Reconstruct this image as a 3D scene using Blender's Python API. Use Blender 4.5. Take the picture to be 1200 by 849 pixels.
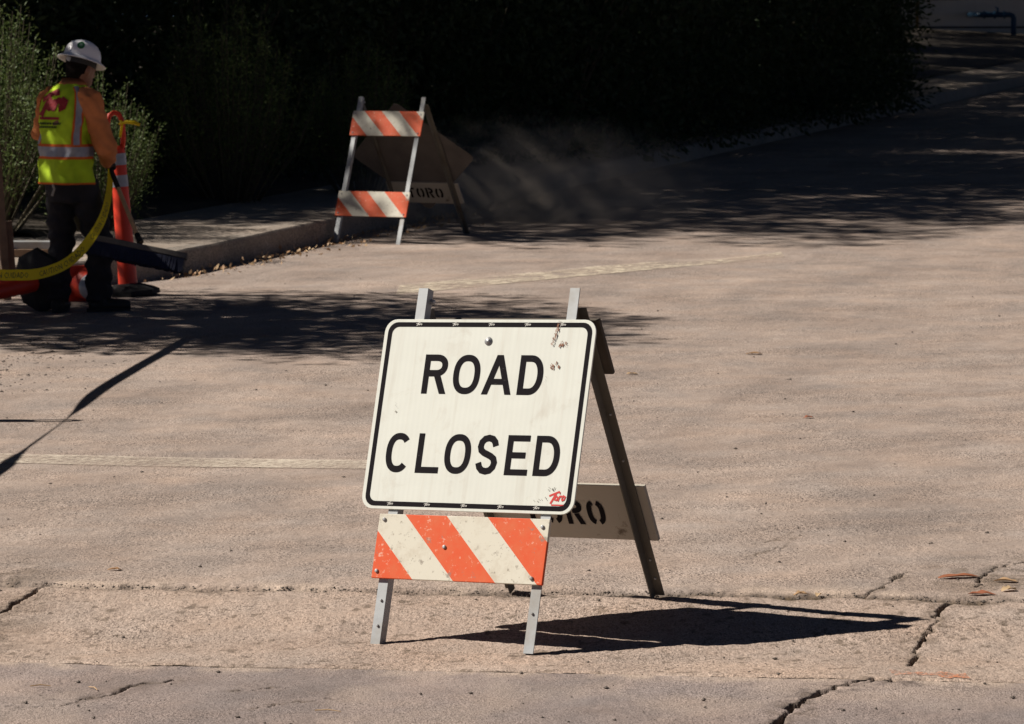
import bpy, bmesh, math, random
import numpy as np
from mathutils import Vector, Matrix, Euler

# ------------------------------------------------------------------ camera, light
S = bpy.context.scene
C = S.collection
for o in list(bpy.data.objects): bpy.data.objects.remove(o)
CAM_H = 1.87
cd = bpy.data.cameras.new('camera'); cam = bpy.data.objects.new('camera', cd); C.objects.link(cam)
cam.location = (0, 0, CAM_H)
cam.rotation_euler = (math.radians(90) - math.atan(395.5/4400), 0, 0)
cd.sensor_width = 36; cd.lens = 36*4400/1200
cd.clip_start = 0.1; cd.clip_end = 2000
cd.dof.use_dof = True; cd.dof.focus_distance = 11.65; cd.dof.aperture_fstop = 16.0
S.camera = cam
SUN_DIR = Vector((-1.07, 0.08, 1.01)).normalized()      # towards the sun
W = bpy.data.worlds.new('World'); S.world = W; W.use_nodes = True
wn = W.node_tree
sky = wn.nodes.new('ShaderNodeTexSky'); sky.sky_type = 'NISHITA'; sky.sun_disc = False
sky.sun_elevation = math.asin(SUN_DIR.z)
sky.sun_rotation = math.atan2(SUN_DIR.x, SUN_DIR.y)
sky.altitude = 1500; sky.air_density = 0.16; sky.dust_density = 0.2; sky.ozone_density = 1.0
bg = wn.nodes['Background']; bg.inputs['Strength'].default_value = 0.05
wn.links.new(sky.outputs[0], bg.inputs['Color'])
sd = bpy.data.lights.new('sun', 'SUN'); sun = bpy.data.objects.new('sun', sd); C.objects.link(sun)
sd.energy = 5.0; sd.angle = math.radians(0.5); sd.color = (1.0, 0.935, 0.85)
sun.rotation_euler = (-SUN_DIR).to_track_quat('-Z', 'Y').to_euler()
sun.location = (-20, 10, 30)
S.view_settings.view_transform = 'Standard'; S.view_settings.look = 'None'
S.view_settings.exposure = 0.4; S.view_settings.gamma = 1
try: S.view_settings.use_curve_mapping = False
except Exception: pass
S.render.engine = 'CYCLES'

# ------------------------------------------------------------------ helpers
rnd = random.Random(7)
R_ = math.radians
def tag(o, label=None, cat=None, group=None, kind=None):
    if label: o['label'] = label
    if cat: o['category'] = cat
    if group: o['group'] = group
    if kind: o['kind'] = kind
    return o
def empty(name, loc, rot=(0, 0, 0)):
    o = bpy.data.objects.new(name, None); C.objects.link(o)
    o.location = loc; o.rotation_euler = rot; o.empty_display_size = 0.1
    return o
def link(name, me, parent=None):
    o = bpy.data.objects.new(name, me); C.objects.link(o)
    if parent: o.parent = parent
    return o
class MB:
    def __init__(s): s.v = []; s.f = []; s.m = []
    def add(s, vs, fs, m=0):
        b = len(s.v); s.v += [tuple(p) for p in vs]
        for f in fs: s.f.append(tuple(i+b for i in f)); s.m.append(m)
    def box(s, c, d, M=None, m=0):
        vs = [Vector((c[0]+sx*d[0]/2, c[1]+sy*d[1]/2, c[2]+sz*d[2]/2)) for sx in (-1, 1) for sy in (-1, 1) for sz in (-1, 1)]
        if M: vs = [M @ p for p in vs]
        s.add(vs, [(0, 1, 3, 2), (4, 6, 7, 5), (0, 4, 5, 1), (2, 3, 7, 6), (0, 2, 6, 4), (1, 5, 7, 3)], m)
    def tube(s, pts, rad, seg=10, cap=True, m=0, flat=None, up=(0, 0, 1), twist=0.0):
        pts = [Vector(p) for p in pts]; n = len(pts)
        if not hasattr(rad, '__len__'): rad = [rad]*n
        rings = []; side = None
        for i, p in enumerate(pts):
            t = (pts[min(i+1, n-1)]-pts[max(i-1, 0)]).normalized()
            if side is None:
                u = Vector(up)
                if abs(t.dot(u)) > 0.95: u = Vector((0, 1, 0))
                side = t.cross(u).normalized()
            else: side = (side - t*side.dot(t)).normalized()
            up2 = side.cross(t)
            r = rad[i]; ra, rb = (r if hasattr(r, '__len__') else (r, r))
            rings.append([p + side*ra*math.cos(a+twist) + up2*rb*math.sin(a+twist) for a in [2*math.pi*k/seg for k in range(seg)]])
        vs = [q for r in rings for q in r]; fs = []
        for i in range(n-1):
            for k in range(seg):
                fs.append((i*seg+k, i*seg+(k+1) % seg, (i+1)*seg+(k+1) % seg, (i+1)*seg+k))
        if cap: fs += [tuple(reversed(range(seg))), tuple((n-1)*seg+k for k in range(seg))]
        s.add(vs, fs, m)
    def ball(s, c, r, seg=14, rings=9, M=None, m=0):
        c = Vector(c); r = r if hasattr(r, '__len__') else (r, r, r)
        vs = []; fs = []
        for i in range(rings+1):
            a = math.pi*i/rings
            for k in range(seg):
                b = 2*math.pi*k/seg
                p = Vector((r[0]*math.sin(a)*math.cos(b), r[1]*math.sin(a)*math.sin(b), r[2]*math.cos(a)))
                vs.append(c + (M @ p if M else p))
        for i in range(rings):
            for k in range(seg):
                fs.append((i*seg+k, (i+1)*seg+k, (i+1)*seg+(k+1) % seg, i*seg+(k+1) % seg))
        s.add(vs, fs, m)
    def lathe(s, prof, c=(0, 0, 0), seg=20, sx=1, sy=1, M=None, m=0):
        vs = []; fs = []; n = len(prof)
        for (r, z) in prof:
            for k in range(seg):
                b = 2*math.pi*k/seg
                p = Vector((r*sx*math.cos(b), r*sy*math.sin(b), z))
                vs.append(Vector(c) + (M @ p if M else p))
        for i in range(n-1):
            for k in range(seg):
                fs.append((i*seg+k, i*seg+(k+1) % seg, (i+1)*seg+(k+1) % seg, (i+1)*seg+k))
        s.add(vs, fs, m)
    def mesh(s, name, mats, smooth=False, fixn=False):
        me = bpy.data.meshes.new(name); me.from_pydata(s.v, [], s.f)
        if not isinstance(mats, (list, tuple)): mats = [mats]
        for x in mats: me.materials.append(x)
        if len(mats) > 1: me.polygons.foreach_set('material_index', s.m)
        if fixn:
            b = bmesh.new(); b.from_mesh(me); bmesh.ops.remove_doubles(b, verts=b.verts, dist=1e-5)
            bmesh.ops.recalc_face_normals(b, faces=b.faces); b.to_mesh(me); b.free()
        if smooth: me.polygons.foreach_set('use_smooth', [True]*len(me.polygons))
        me.update(); return me
    def build(s, name, mats, parent=None, smooth=False, fixn=False, bevel=0):
        me = s.mesh(name, mats, smooth, fixn)
        if bevel:
            b = bmesh.new(); b.from_mesh(me); bmesh.ops.remove_doubles(b, verts=b.verts, dist=1e-6)
            ed = [e for e in b.edges if len(e.link_faces) == 2 and e.calc_face_angle(0) > 0.6]
            bmesh.ops.bevel(b, geom=ed, offset=bevel, segments=2, affect='EDGES', profile=0.5)
            b.to_mesh(me); b.free()
        return link(name, me, parent)
def remesh(mb, name, mat, voxel, smooth=6, parent=None, disp=None):
    me = mb.mesh(name+'_raw', mat); o = link(name, me)
    m = o.modifiers.new('r', 'REMESH'); m.mode = 'VOXEL'; m.voxel_size = voxel
    sm = o.modifiers.new('s', 'SMOOTH'); sm.factor = 0.5; sm.iterations = smooth
    dg = bpy.context.evaluated_depsgraph_get(); dg.update()
    me2 = bpy.data.meshes.new_from_object(o.evaluated_get(dg)); me2.name = name
    o.modifiers.clear(); o.data = me2; bpy.data.meshes.remove(me)
    if disp:
        n = len(me2.vertices); co = np.empty(n*3, 'f'); no = np.empty(n*3, 'f')
        me2.vertices.foreach_get('co', co); me2.vertices.foreach_get('normal', no)
        co = co.reshape(-1, 3); no = no.reshape(-1, 3)
        co += no*disp(co)[:, None].astype('f'); me2.vertices.foreach_set('co', co.ravel())
    me2.polygons.foreach_set('use_smooth', [True]*len(me2.polygons))
    me2.materials.clear(); me2.materials.append(mat); me2.update()
    if parent: o.parent = parent
    return o
# vectorised value noise
_rs = np.random.RandomState(3); _T = _rs.rand(256, 256)
def vn(x, y, seed=0):
    x = x+seed*17.31; y = y+seed*9.77
    xi = np.floor(x).astype(int); yi = np.floor(y).astype(int); fx = x-xi; fy = y-yi
    fx = fx*fx*(3-2*fx); fy = fy*fy*(3-2*fy); t = lambda a, b: _T[a & 255, b & 255]
    return (t(xi, yi)*(1-fx)+t(xi+1, yi)*fx)*(1-fy)+(t(xi, yi+1)*(1-fx)+t(xi+1, yi+1)*fx)*fy
def fbm(x, y, seed=0, o=4):
    s = 0; a = 0.5
    for i in range(o): s = s+a*vn(x, y, seed+i); x = x*2.03; y = y*2.03; a *= 0.5
    return s
def sstep(a, b, x):
    t = np.clip((x-a)/(b-a), 0, 1); return t*t*(3-2*t)

# ------------------------------------------------------------------ materials
class NT:
    def __init__(s, name):
        s.m = bpy.data.materials.new(name); s.m.use_nodes = True; s.t = s.m.node_tree
        s.b = s.t.nodes['Principled BSDF']; s.out = s.t.nodes['Material Output']
        s.tc = None
    def n(s, typ, **kw):
        x = s.t.nodes.new(typ)
        for k, v in kw.items(): setattr(x, k, v)
        return x
    def l(s, a, b): s.t.links.new(a, b)
    def co(s, which='Object', scale=None, rot=(0, 0, 0), loc=(0, 0, 0)):
        if not s.tc: s.tc = s.n('ShaderNodeTexCoord')
        if scale is None: return s.tc.outputs[which]
        mp = s.n('ShaderNodeMapping'); mp.inputs['Scale'].default_value = scale
        mp.inputs['Rotation'].default_value = rot; mp.inputs['Location'].default_value = loc
        s.l(s.tc.outputs[which], mp.inputs['Vector']); return mp.outputs[0]
    def map(s, vec, scale=(1, 1, 1), rot=(0, 0, 0), loc=(0, 0, 0)):
        mp = s.n('ShaderNodeMapping'); mp.inputs['Scale'].default_value = scale; mp.inputs['Rotation'].default_value = rot; mp.inputs['Location'].default_value = loc
        s.l(vec, mp.inputs['Vector']); return mp.outputs[0]
    def noise(s, vec, scale, detail=4, rough=0.55, dist=0.0):
        x = s.n('ShaderNodeTexNoise'); x.inputs['Scale'].default_value = scale
        x.inputs['Detail'].default_value = detail; x.inputs['Roughness'].default_value = rough; x.inputs['Distortion'].default_value = dist
        s.l(vec, x.inputs['Vector']); return x.outputs['Fac']
    def ramp(s, fac, stops):
        x = s.n('ShaderNodeValToRGB'); e = x.color_ramp.elements
        while len(e) < len(stops): e.new(0.5)
        for i, (p, c) in enumerate(stops):
            e[i].position = p; e[i].color = (c, c, c, 1) if not hasattr(c, '__len__') else (*c, 1)
        s.l(fac, x.inputs['Fac']); return x.outputs['Color']
    def mix(s, fac, a, b, mode='MIX'):
        x = s.n('ShaderNodeMix', data_type='RGBA', blend_type=mode); x.clamp_factor = True
        for sock, v in ((x.inputs[0], fac), (x.inputs[6], a), (x.inputs[7], b)):
            if hasattr(v, 'is_output'): s.l(v, sock)
            elif hasattr(v, '__len__'): sock.default_value = (*v, 1)
            else: sock.default_value = v
        return x.outputs[2]
    def math(s, op, a, b=0.0, c=0.0):
        x = s.n('ShaderNodeMath', operation=op)
        for i, v in enumerate((a, b, c)):
            if hasattr(v, 'is_output'): s.l(v, x.inputs[i])
            else: x.inputs[i].default_value = v
        return x.outputs[0]
    def col(s, c):
        if hasattr(c, 'is_output'): s.l(c, s.b.inputs['Base Color'])
        else: s.b.inputs['Base Color'].default_value = (*c, 1)
    def set(s, rough=None, metal=None, spec=None):
        if rough is not None:
            if hasattr(rough, 'is_output'): s.l(rough, s.b.inputs['Roughness'])
            else: s.b.inputs['Roughness'].default_value = rough
        if metal is not None: s.b.inputs['Metallic'].default_value = metal
        if spec is not None: s.b.inputs['Specular IOR Level'].default_value = spec
    def bump(s, h, strength=0.5, dist=0.01, prev=None):
        x = s.n('ShaderNodeBump'); x.inputs['Strength'].default_value = strength; x.inputs['Distance'].default_value = dist
        s.l(h, x.inputs['Height'])
        if prev: s.l(prev, x.inputs['Normal'])
        s.l(x.outputs[0], s.b.inputs['Normal']); return x.outputs[0]
def simple(name, c, rough=0.6, metal=0.0, var=0.25, scale=8.0, spec=0.4, dark=None, bump=0.0, bscale=60):
    k = NT(name); v = k.co()
    n1 = k.noise(v, scale, 5)
    d = dark or tuple(x*(1-var) for x in c)
    k.col(k.mix(k.ramp(n1, [(0.35, 0.0), (0.68, 1.0)]), d, c)); k.set(rough, metal, spec)
    if bump: k.bump(k.noise(v, bscale, 4), bump, 0.004)
    return k.m
M = {}
def leafmat(name, a, b, trans=0.25):
    k = NT(name)
    oi = k.n('ShaderNodeObjectInfo'); geo = k.n('ShaderNodeNewGeometry')
    f = k.math('FRACT', k.math('ADD', geo.outputs['Random Per Island'], oi.outputs['Random']))
    c = k.mix(f, a, b); k.col(c); k.set(0.6, 0, 0.3)
    tr = k.n('ShaderNodeBsdfTranslucent'); k.l(c, tr.inputs[0]); mx = k.n('ShaderNodeMixShader'); mx.inputs[0].default_value = trans
    k.l(k.b.outputs[0], mx.inputs[1]); k.l(tr.outputs[0], mx.inputs[2]); k.l(mx.outputs[0], k.out.inputs[0]); return k.m
# dusty asphalt and concrete
def pavement(name, dusty, bare, dark, agg_scale, agg, light=None, gpatch=(0.40, 0.62), base_grain=0.35):
    k = NT(name); v = k.co(); vg = k.co(scale=(1, 0.42, 1))          # grains dragged a little along the traffic
    big = k.noise(v, 1.1, 7, 0.62, 0.6)
    st = k.noise(k.map(k.co(scale=(1, 1, 1), rot=(0, 0, R_(15.3))), (1.9, 0.28, 1)), 1.5, 6, 0.62, 0.5)      # tyre tracks along the street
    st2 = k.noise(k.map(k.co(scale=(1, 1, 1), rot=(0, 0, R_(62)), loc=(3, 1, 0)), (1.7, 0.35, 1)), 1.5, 6, 0.62, 0.9)  # turning arcs
    f = k.math('ADD', k.math('MULTIPLY', big, 0.45), k.math('ADD', k.math('MULTIPLY', st, 0.3), k.math('MULTIPLY', st2, 0.25)))
    fm = k.ramp(f, [(0.38, 0.0), (0.62, 1.0)])
    base = k.mix(fm, bare, dusty)
    hue = k.noise(k.co(scale=(1, 1, 1), loc=(9, 4, 0)), 2.6, 5, 0.6)
    base = k.mix(1.0, base, k.ramp(hue, [(0.3, (0.97, 1.0, 1.03)), (0.7, (1.04, 0.99, 0.95))]), 'MULTIPLY')
    med = k.noise(vg, 16, 6, 0.7)
    base = k.mix(1.0, base, k.ramp(med, [(0.3, 0.84), (0.5, 1.0), (0.7, 1.10)]), 'MULTIPLY')
    # stones showing through where the dust has been swept off
    g1 = k.noise(vg, agg_scale, 3, 0.7); fg = k.noise(vg, agg_scale*1.6, 2, 0.6)
    pm = k.ramp(k.math('ADD', k.math('MULTIPLY', k.noise(k.co(scale=(0.8, 1.3, 1), loc=(5, 8, 0)), 1.7, 7, 0.66, 0.4), 0.7), k.math('MULTIPLY', med, 0.3)), [(gpatch[0], base_grain), (gpatch[1], 1.0)])
    gr = k.ramp(g1, [(0.38, 1.0), (0.49, 0.0)])
    base = k.mix(k.math('MULTIPLY', k.math('MULTIPLY', pm, gr), agg), base, dark)
    base = k.mix(pm, base, k.mix(1.0, base, k.ramp(fg, [(0.28, 0.45), (0.5, 1.04), (0.70, 1.5)]), 'MULTIPLY'))
    if light:
        g2 = k.ramp(k.noise(vg, agg_scale*0.9, 2, 0.6), [(0.60, 0.0), (0.68, 1.0)])
        base = k.mix(k.math('MULTIPLY', g2, 0.4), base, light)
    sp = k.ramp(k.noise(vg, 42, 2, 0.5), [(0.21, 1.0), (0.26, 0.0)])
    base = k.mix(k.math('MULTIPLY', sp, 0.7), base, (0.07, 0.055, 0.045))
    at = k.n('ShaderNodeAttribute'); at.attribute_name = 'dirt'
    base = k.mix(at.outputs['Fac'], base, k.mix(k.ramp(k.noise(vg, 60, 4, 0.7), [(0.3, 0.0), (0.7, 1.0)]), (0.02, 0.015, 0.01), (0.125, 0.088, 0.055)))
    a2 = k.n('ShaderNodeAttribute'); a2.attribute_name = 'sand'
    base = k.mix(a2.outputs['Fac'], base, k.mix(1.0, (0.46, 0.36, 0.285), k.ramp(fg, [(0.28, 0.5), (0.5, 1.0), (0.7, 1.3)]), 'MULTIPLY'))
    k.col(base); k.set(0.92, 0, 0.2)
    h = k.math('ADD', k.math('MULTIPLY', g1, 0.8), k.math('ADD', k.math('MULTIPLY', k.noise(vg, agg_scale*0.3, 3), 0.5), k.math('MULTIPLY', fg, 0.6)))
    k.bump(k.math('MULTIPLY', h, pm), 0.7, 0.008)
    return k.m
M['road'] = pavement('dusty_asphalt', (0.425, 0.338, 0.283), (0.245, 0.199, 0.172), (0.075, 0.06, 0.052), 120, 0.95, gpatch=(0.42, 0.60), base_grain=0.28)
M['gutter'] = pavement('worn_concrete', (0.42, 0.326, 0.265), (0.315, 0.246, 0.204), (0.09, 0.066, 0.052), 115, 0.9, light=(0.52, 0.43, 0.36), gpatch=(0.39, 0.62), base_grain=0.36)
M['street'] = pavement('grey_asphalt', (0.30, 0.241, 0.216), (0.185, 0.155, 0.145), (0.07, 0.055, 0.05), 135, 0.8, gpatch=(0.42, 0.64), base_grain=0.4)
M['walk'] = pavement('sidewalk_concrete', (0.36, 0.30, 0.25), (0.27, 0.23, 0.19), (0.1, 0.08, 0.07), 80, 0.4)
M['kerb'] = pavement('kerb_concrete', (0.32, 0.27, 0.225), (0.22, 0.19, 0.16), (0.07, 0.06, 0.05), 60, 0.5)
M['soil'] = simple('dark_soil', (0.06, 0.045, 0.03), 0.95, var=0.5, scale=3, bump=0.6, bscale=25)
M['terrain'] = simple('dry_ground', (0.10, 0.08, 0.055), 0.95, var=0.4, scale=0.4, bump=0.4, bscale=8)
def worn_paint(name, c, lo, hi, sc=22, amax=0.9):
    k = NT(name); v = k.co()
    n1 = k.noise(v, sc, 6, 0.7); n2 = k.noise(v, 2.3, 4)
    f = k.ramp(k.math('ADD', k.math('MULTIPLY', n1, 0.6), k.math('MULTIPLY', n2, 0.4)), [(lo, 0.0), (hi, 1.0)])
    k.col(k.mix(f, (0.40, 0.31, 0.255), c)); k.set(0.85, 0, 0.25)
    tr = k.n('ShaderNodeBsdfTransparent'); mx = k.n('ShaderNodeMixShader')
    k.l(k.math('MULTIPLY', f, amax), mx.inputs[0]); k.l(tr.outputs[0], mx.inputs[1]); k.l(k.b.outputs[0], mx.inputs[2]); k.l(mx.outputs[0], k.out.inputs[0])
    return k.m
M['line'] = worn_paint('worn_line_paint', (0.66, 0.58, 0.47), 0.34, 0.60, 40, 0.8)
M['stripe'] = worn_paint('dusty_faded_paint', (0.68, 0.59, 0.45), 0.38, 0.61, 16, 0.85)
M['spray'] = worn_paint('orange_spray', (0.70, 0.22, 0.08), 0.42, 0.58, 55, 0.9)
# sign materials
def sheeting():
    k = NT('white_reflective_sheeting'); v = k.co()
    ribs = k.n('ShaderNodeTexWave', wave_type='BANDS', bands_direction='X'); ribs.inputs['Scale'].default_value = 17; ribs.inputs['Distortion'].default_value = 0.6
    k.l(v, ribs.inputs['Vector'])
    base = k.mix(k.math('MULTIPLY', ribs.outputs['Fac'], 0.5), (0.665, 0.675, 0.605), (0.63, 0.642, 0.575))
    grime = k.ramp(k.noise(v, 7, 6, 0.7, 0.6), [(0.56, 0.0), (0.8, 1.0)])
    base = k.mix(k.math('MULTIPLY', grime, 0.5), base, (0.42, 0.35, 0.27))
    sc = k.ramp(k.noise(k.co(scale=(1, 1, 3.5), rot=(0, R_(35), 0)), 42, 4, 0.7), [(0.69, 0.0), (0.76, 1.0)])
    base = k.mix(k.math('MULTIPLY', sc, 0.45), base, (0.28, 0.24, 0.2))
    run = k.ramp(k.noise(k.co(scale=(9, 1, 0.5)), 3.2, 4, 0.6), [(0.55, 0.0), (0.8, 0.35)])
    base = k.mix(run, base, (0.43, 0.37, 0.29))
    k.col(base); k.set(0.5, 0, 0.35); k.bump(k.noise(v, 2.5, 3), 0.25, 0.02); return k.m
M['sheet'] = sheeting()
def scratched(name, c, worn, lo=0.60, hi=0.72, sc=30, rough=0.5, spec=0.3):
    k = NT(name); v = k.co()
    s1 = k.ramp(k.noise(v, sc, 6, 0.75), [(lo, 0.0), (hi, 1.0)])
    s2 = k.ramp(k.noise(k.co(scale=(1, 1, 4), rot=(0, R_(-30), 0)), sc*1.2, 3, 0.6), [(0.66, 0.0), (0.72, 1.0)])
    k.col(k.mix(k.math('MAXIMUM', s1, k.math('MULTIPLY', s2, 0.7)), c, worn)); k.set(rough, 0, spec); return k.m
M['black'] = scratched('scratched_black_print', (0.012, 0.010, 0.012), (0.10, 0.095, 0.09), 0.66, 0.80, 40, 0.85, 0.08)
M['red'] = scratched('red_decal', (0.55, 0.035, 0.03), (0.6, 0.3, 0.25), 0.66, 0.8)
M['whiteprint'] = simple('white_print', (0.62, 0.6, 0.55), 0.5, var=0.3, scale=80)
def stripes(name, u0=-0.305, v0=0.0):
    k = NT(name); v = k.co(); sep = k.n('ShaderNodeSeparateXYZ'); k.l(v, sep.inputs[0])
    s = k.math('ADD', k.math('ADD', sep.outputs[0], -u0), sep.outputs[2])
    fr = k.math('FRACT', k.math('DIVIDE', s, 0.2965))
    om = k.math('LESS_THAN', fr, 0.505)
    orange = k.mix(k.ramp(k.noise(v, 16, 6, 0.75), [(0.42, 0.0), (0.75, 1.0)]), (0.66, 0.075, 0.008), (0.62, 0.125, 0.035))
    white = k.mix(k.ramp(k.noise(v, 12, 6, 0.7), [(0.5, 0.0), (0.8, 1.0)]), (0.64, 0.605, 0.50), (0.46, 0.39, 0.29))
    base = k.mix(om, white, orange)
    sc = k.ramp(k.noise(k.co(scale=(1, 1, 1), loc=(2, 5, 1)), 55, 5, 0.7), [(0.60, 0.0), (0.67, 1.0)])
    base = k.mix(k.math('MULTIPLY', sc, 0.8), base, k.mix(om, (0.30, 0.26, 0.20), (0.75, 0.42, 0.30)))
    bl = k.ramp(k.noise(k.co(scale=(1, 1, 1), loc=(1, 2, 7)), 24, 4, 0.65), [(0.63, 0.0), (0.70, 1.0)])
    base = k.mix(k.math('MULTIPLY', bl, 0.75), base, (0.22, 0.18, 0.14))
    k.col(base); k.set(0.5, 0, 0.35); return k.m
M['stripes'] = stripes('orange_white_stripe_sheeting')
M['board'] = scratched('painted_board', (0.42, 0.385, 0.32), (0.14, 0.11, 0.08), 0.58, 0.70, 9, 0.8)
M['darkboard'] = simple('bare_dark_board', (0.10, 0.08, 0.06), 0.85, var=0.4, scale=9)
M['rust'] = simple('rust_scrape', (0.34, 0.17, 0.11), 0.9, var=0.5, scale=60)
M['smudge'] = simple('dark_smudge', (0.30, 0.28, 0.24), 0.8, var=0.5, scale=90)
def galv(name, c, dirt, rough=0.42, metal=0.75):
    k = NT(name); v = k.co()
    n1 = k.noise(v, 30, 5, 0.65); n2 = k.noise(v, 6, 5, 0.6)
    base = k.mix(n1, tuple(x*0.75 for x in c), c)
    base = k.mix(k.ramp(n2, [(0.5, 0.0), (0.75, 0.9)]), base, dirt)
    k.col(base); k.set(k.math('MULTIPLY_ADD', n1, 0.3, rough-0.1), metal); k.bump(n1, 0.15, 0.002); return k.m
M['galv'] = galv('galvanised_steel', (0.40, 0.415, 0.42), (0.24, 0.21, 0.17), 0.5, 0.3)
M['galv_dark'] = galv('dark_steel', (0.17, 0.155, 0.125), (0.08, 0.06, 0.04), 0.7, 0.2)  # darker, browner steel for the rear legs
M['bolt'] = galv('bolt_steel', (0.45, 0.45, 0.45), (0.15, 0.12, 0.1), 0.4, 0.6)
M['signback'] = simple('bare_aluminium_back', (0.16, 0.14, 0.125), 0.6, 0.2, var=0.3, scale=6)
M['orange_plastic'] = simple('fluorescent_orange_plastic', (0.80, 0.055, 0.02), 0.45, var=0.15, scale=9, spec=0.4)
M['grey_band'] = simple('grey_reflective_band', (0.42, 0.44, 0.48), 0.4, var=0.2, scale=20)
M['rubber'] = simple('black_rubber', (0.018, 0.018, 0.018), 0.8, var=0.4, scale=12, bump=0.3)
M['tape'] = leafmat('yellow_tape', (0.85, 0.66, 0.02), (0.85, 0.66, 0.02), 0.4)
M['tape_print'] = simple('tape_print', (0.02, 0.02, 0.02), 0.5)
M['lime'] = simple('lime_vest_cloth', (0.52, 0.74, 0.03), 0.8, var=0.3, scale=9, bump=0.5, bscale=18, spec=0.2)
M['vest_orange'] = simple('orange_trim', (0.75, 0.16, 0.03), 0.8, var=0.2, scale=14, spec=0.2)
M['vest_grey'] = simple('silver_tape', (0.36, 0.37, 0.42), 0.5, var=0.2, scale=30)
M['vest_red'] = simple('red_print', (0.36, 0.02, 0.03), 0.7, var=0.3, scale=40)
M['vest_dark'] = simple('dark_print', (0.03, 0.05, 0.02), 0.7)
M['shirt'] = simple('orange_shirt_cloth', (0.72, 0.25, 0.09), 0.85, var=0.25, scale=10, bump=0.4, bscale=22, spec=0.2)
M['trouser'] = simple('black_denim', (0.028, 0.026, 0.03), 0.85, var=0.4, scale=8, bump=0.4, bscale=30, spec=0.3)
M['boot'] = simple('boot_leather', (0.03, 0.024, 0.018), 0.6, var=0.5, scale=14)
M['glove'] = simple('dark_glove', (0.025, 0.022, 0.022), 0.8, var=0.3, scale=20)
M['skin'] = simple('skin', (0.24, 0.11, 0.065), 0.55, var=0.2, scale=20)
M['hair'] = simple('dark_hair', (0.010, 0.007, 0.006), 0.9, var=0.4, scale=60, spec=0.1)
M['helmet'] = simple('white_hard_hat', (0.84, 0.83, 0.84), 0.28, var=0.07, scale=6, spec=0.5)
M['strap'] = simple('black_strap', (0.02, 0.02, 0.022), 0.6)
M['green'] = simple('green_sticker', (0.02, 0.14, 0.04), 0.5)
M['lightgreen'] = simple('pale_green_print', (0.25, 0.4, 0.28), 0.5)
M['wood'] = simple('pale_wood', (0.52, 0.34, 0.18), 0.6, var=0.25, scale=18)
M['lumber'] = simple('weathered_lumber', (0.30, 0.20, 0.13), 0.85, var=0.4, scale=9)
M['pinkboard'] = simple('pale_board', (0.50, 0.38, 0.30), 0.8, var=0.3, scale=9)
M['broomblock'] = simple('dusty_broom_block', (0.16, 0.14, 0.12), 0.8, var=0.4, scale=14)
M['bristle'] = simple('navy_bristles', (0.008, 0.012, 0.04), 0.7, var=0.4, scale=60)
M['leaf_tree'] = leafmat('tree_leaves', (0.03, 0.055, 0.018), (0.06, 0.09, 0.03))
M['leaf_sage'] = leafmat('sage_leaves', (0.055, 0.095, 0.022), (0.13, 0.17, 0.05))
M['leaf_dark'] = leafmat('dark_leaves', (0.022, 0.042, 0.014), (0.05, 0.075, 0.026))
M['bark'] = simple('bark', (0.09, 0.065, 0.045), 0.9, var=0.5, scale=10, bump=0.6, bscale=30)
M['twig'] = simple('twig', (0.10, 0.085, 0.05), 0.9, var=0.4, scale=20)
M['dryleaf'] = leafmat('dry_leaves', (0.36, 0.20, 0.10), (0.55, 0.40, 0.24), 0.1)
M['redleaf'] = leafmat('red_dry_leaves', (0.28, 0.09, 0.05), (0.42, 0.18, 0.09), 0.1)
M['pebble'] = simple('pebbles', (0.16, 0.13, 0.11), 0.9, var=0.6, scale=30)
M['stucco'] = simple('cream_stucco', (0.52, 0.48, 0.43), 0.9, var=0.12, scale=2, bump=0.3, bscale=60)
M['bluepipe'] = simple('blue_painted_pipe', (0.02, 0.07, 0.13), 0.45, var=0.3, scale=10)
M['darktrim'] = simple('dark_trim', (0.05, 0.045, 0.045), 0.6)
M['glass'] = simple('window_glass', (0.02, 0.022, 0.025), 0.08, spec=0.6)
M['yellowpipe'] = simple('ochre_conduit', (0.16, 0.10, 0.02), 0.6)

# ------------------------------------------------------------------ ground
PH = R_(15.3); EV = (math.sin(PH), math.cos(PH)); EU = (math.cos(PH), -math.sin(PH))
def uv2xy(u, v): return (EU[0]*u+EV[0]*v, EU[1]*u+EV[1]*v)
def grade(y):
    t = np.asarray(y, float)-14.0
    g = np.where(t > 0, t*t/(t+2.0), 0)*0.0150
    return np.minimum(g, 0.0150*110+0*g)
def tilt(x, y): return 0.03*2*np.tanh(np.asarray(x, float)/2)*(1-sstep(14, 22, np.asarray(y, float)))
def j1(x): x = np.asarray(x, float); return 12.13-0.2725*x+0.035*(fbm(x*4, x*0+7.7, 91, 4)-0.45)
def j2(x): x = np.asarray(x, float); return 10.85-0.27*x+0.05*(fbm(x*3.3, x*0+2.2, 95, 4)-0.45)
def road_z(x, y): return grade(y)+tilt(x, y)+0.03*(1-sstep(14, 22, np.asarray(y, float)))
def gut_z(e): return np.interp(e, [0, 0.05, 0.35, 0.65, 0.85, 1.1, 1.28], [0.030, 0.028, 0.008, -0.019, -0.027, -0.022, -0.012])
def gz(x, y):
    x = np.asarray(x, float); y = np.asarray(y, float)
    return np.where(y > j1(x), road_z(x, y), np.where(y > j2(x), tilt(x, y)+gut_z(j1(x)-y), tilt(x, y)-0.012))
def gzf(x, y): return float(gz(x, y))
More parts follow.
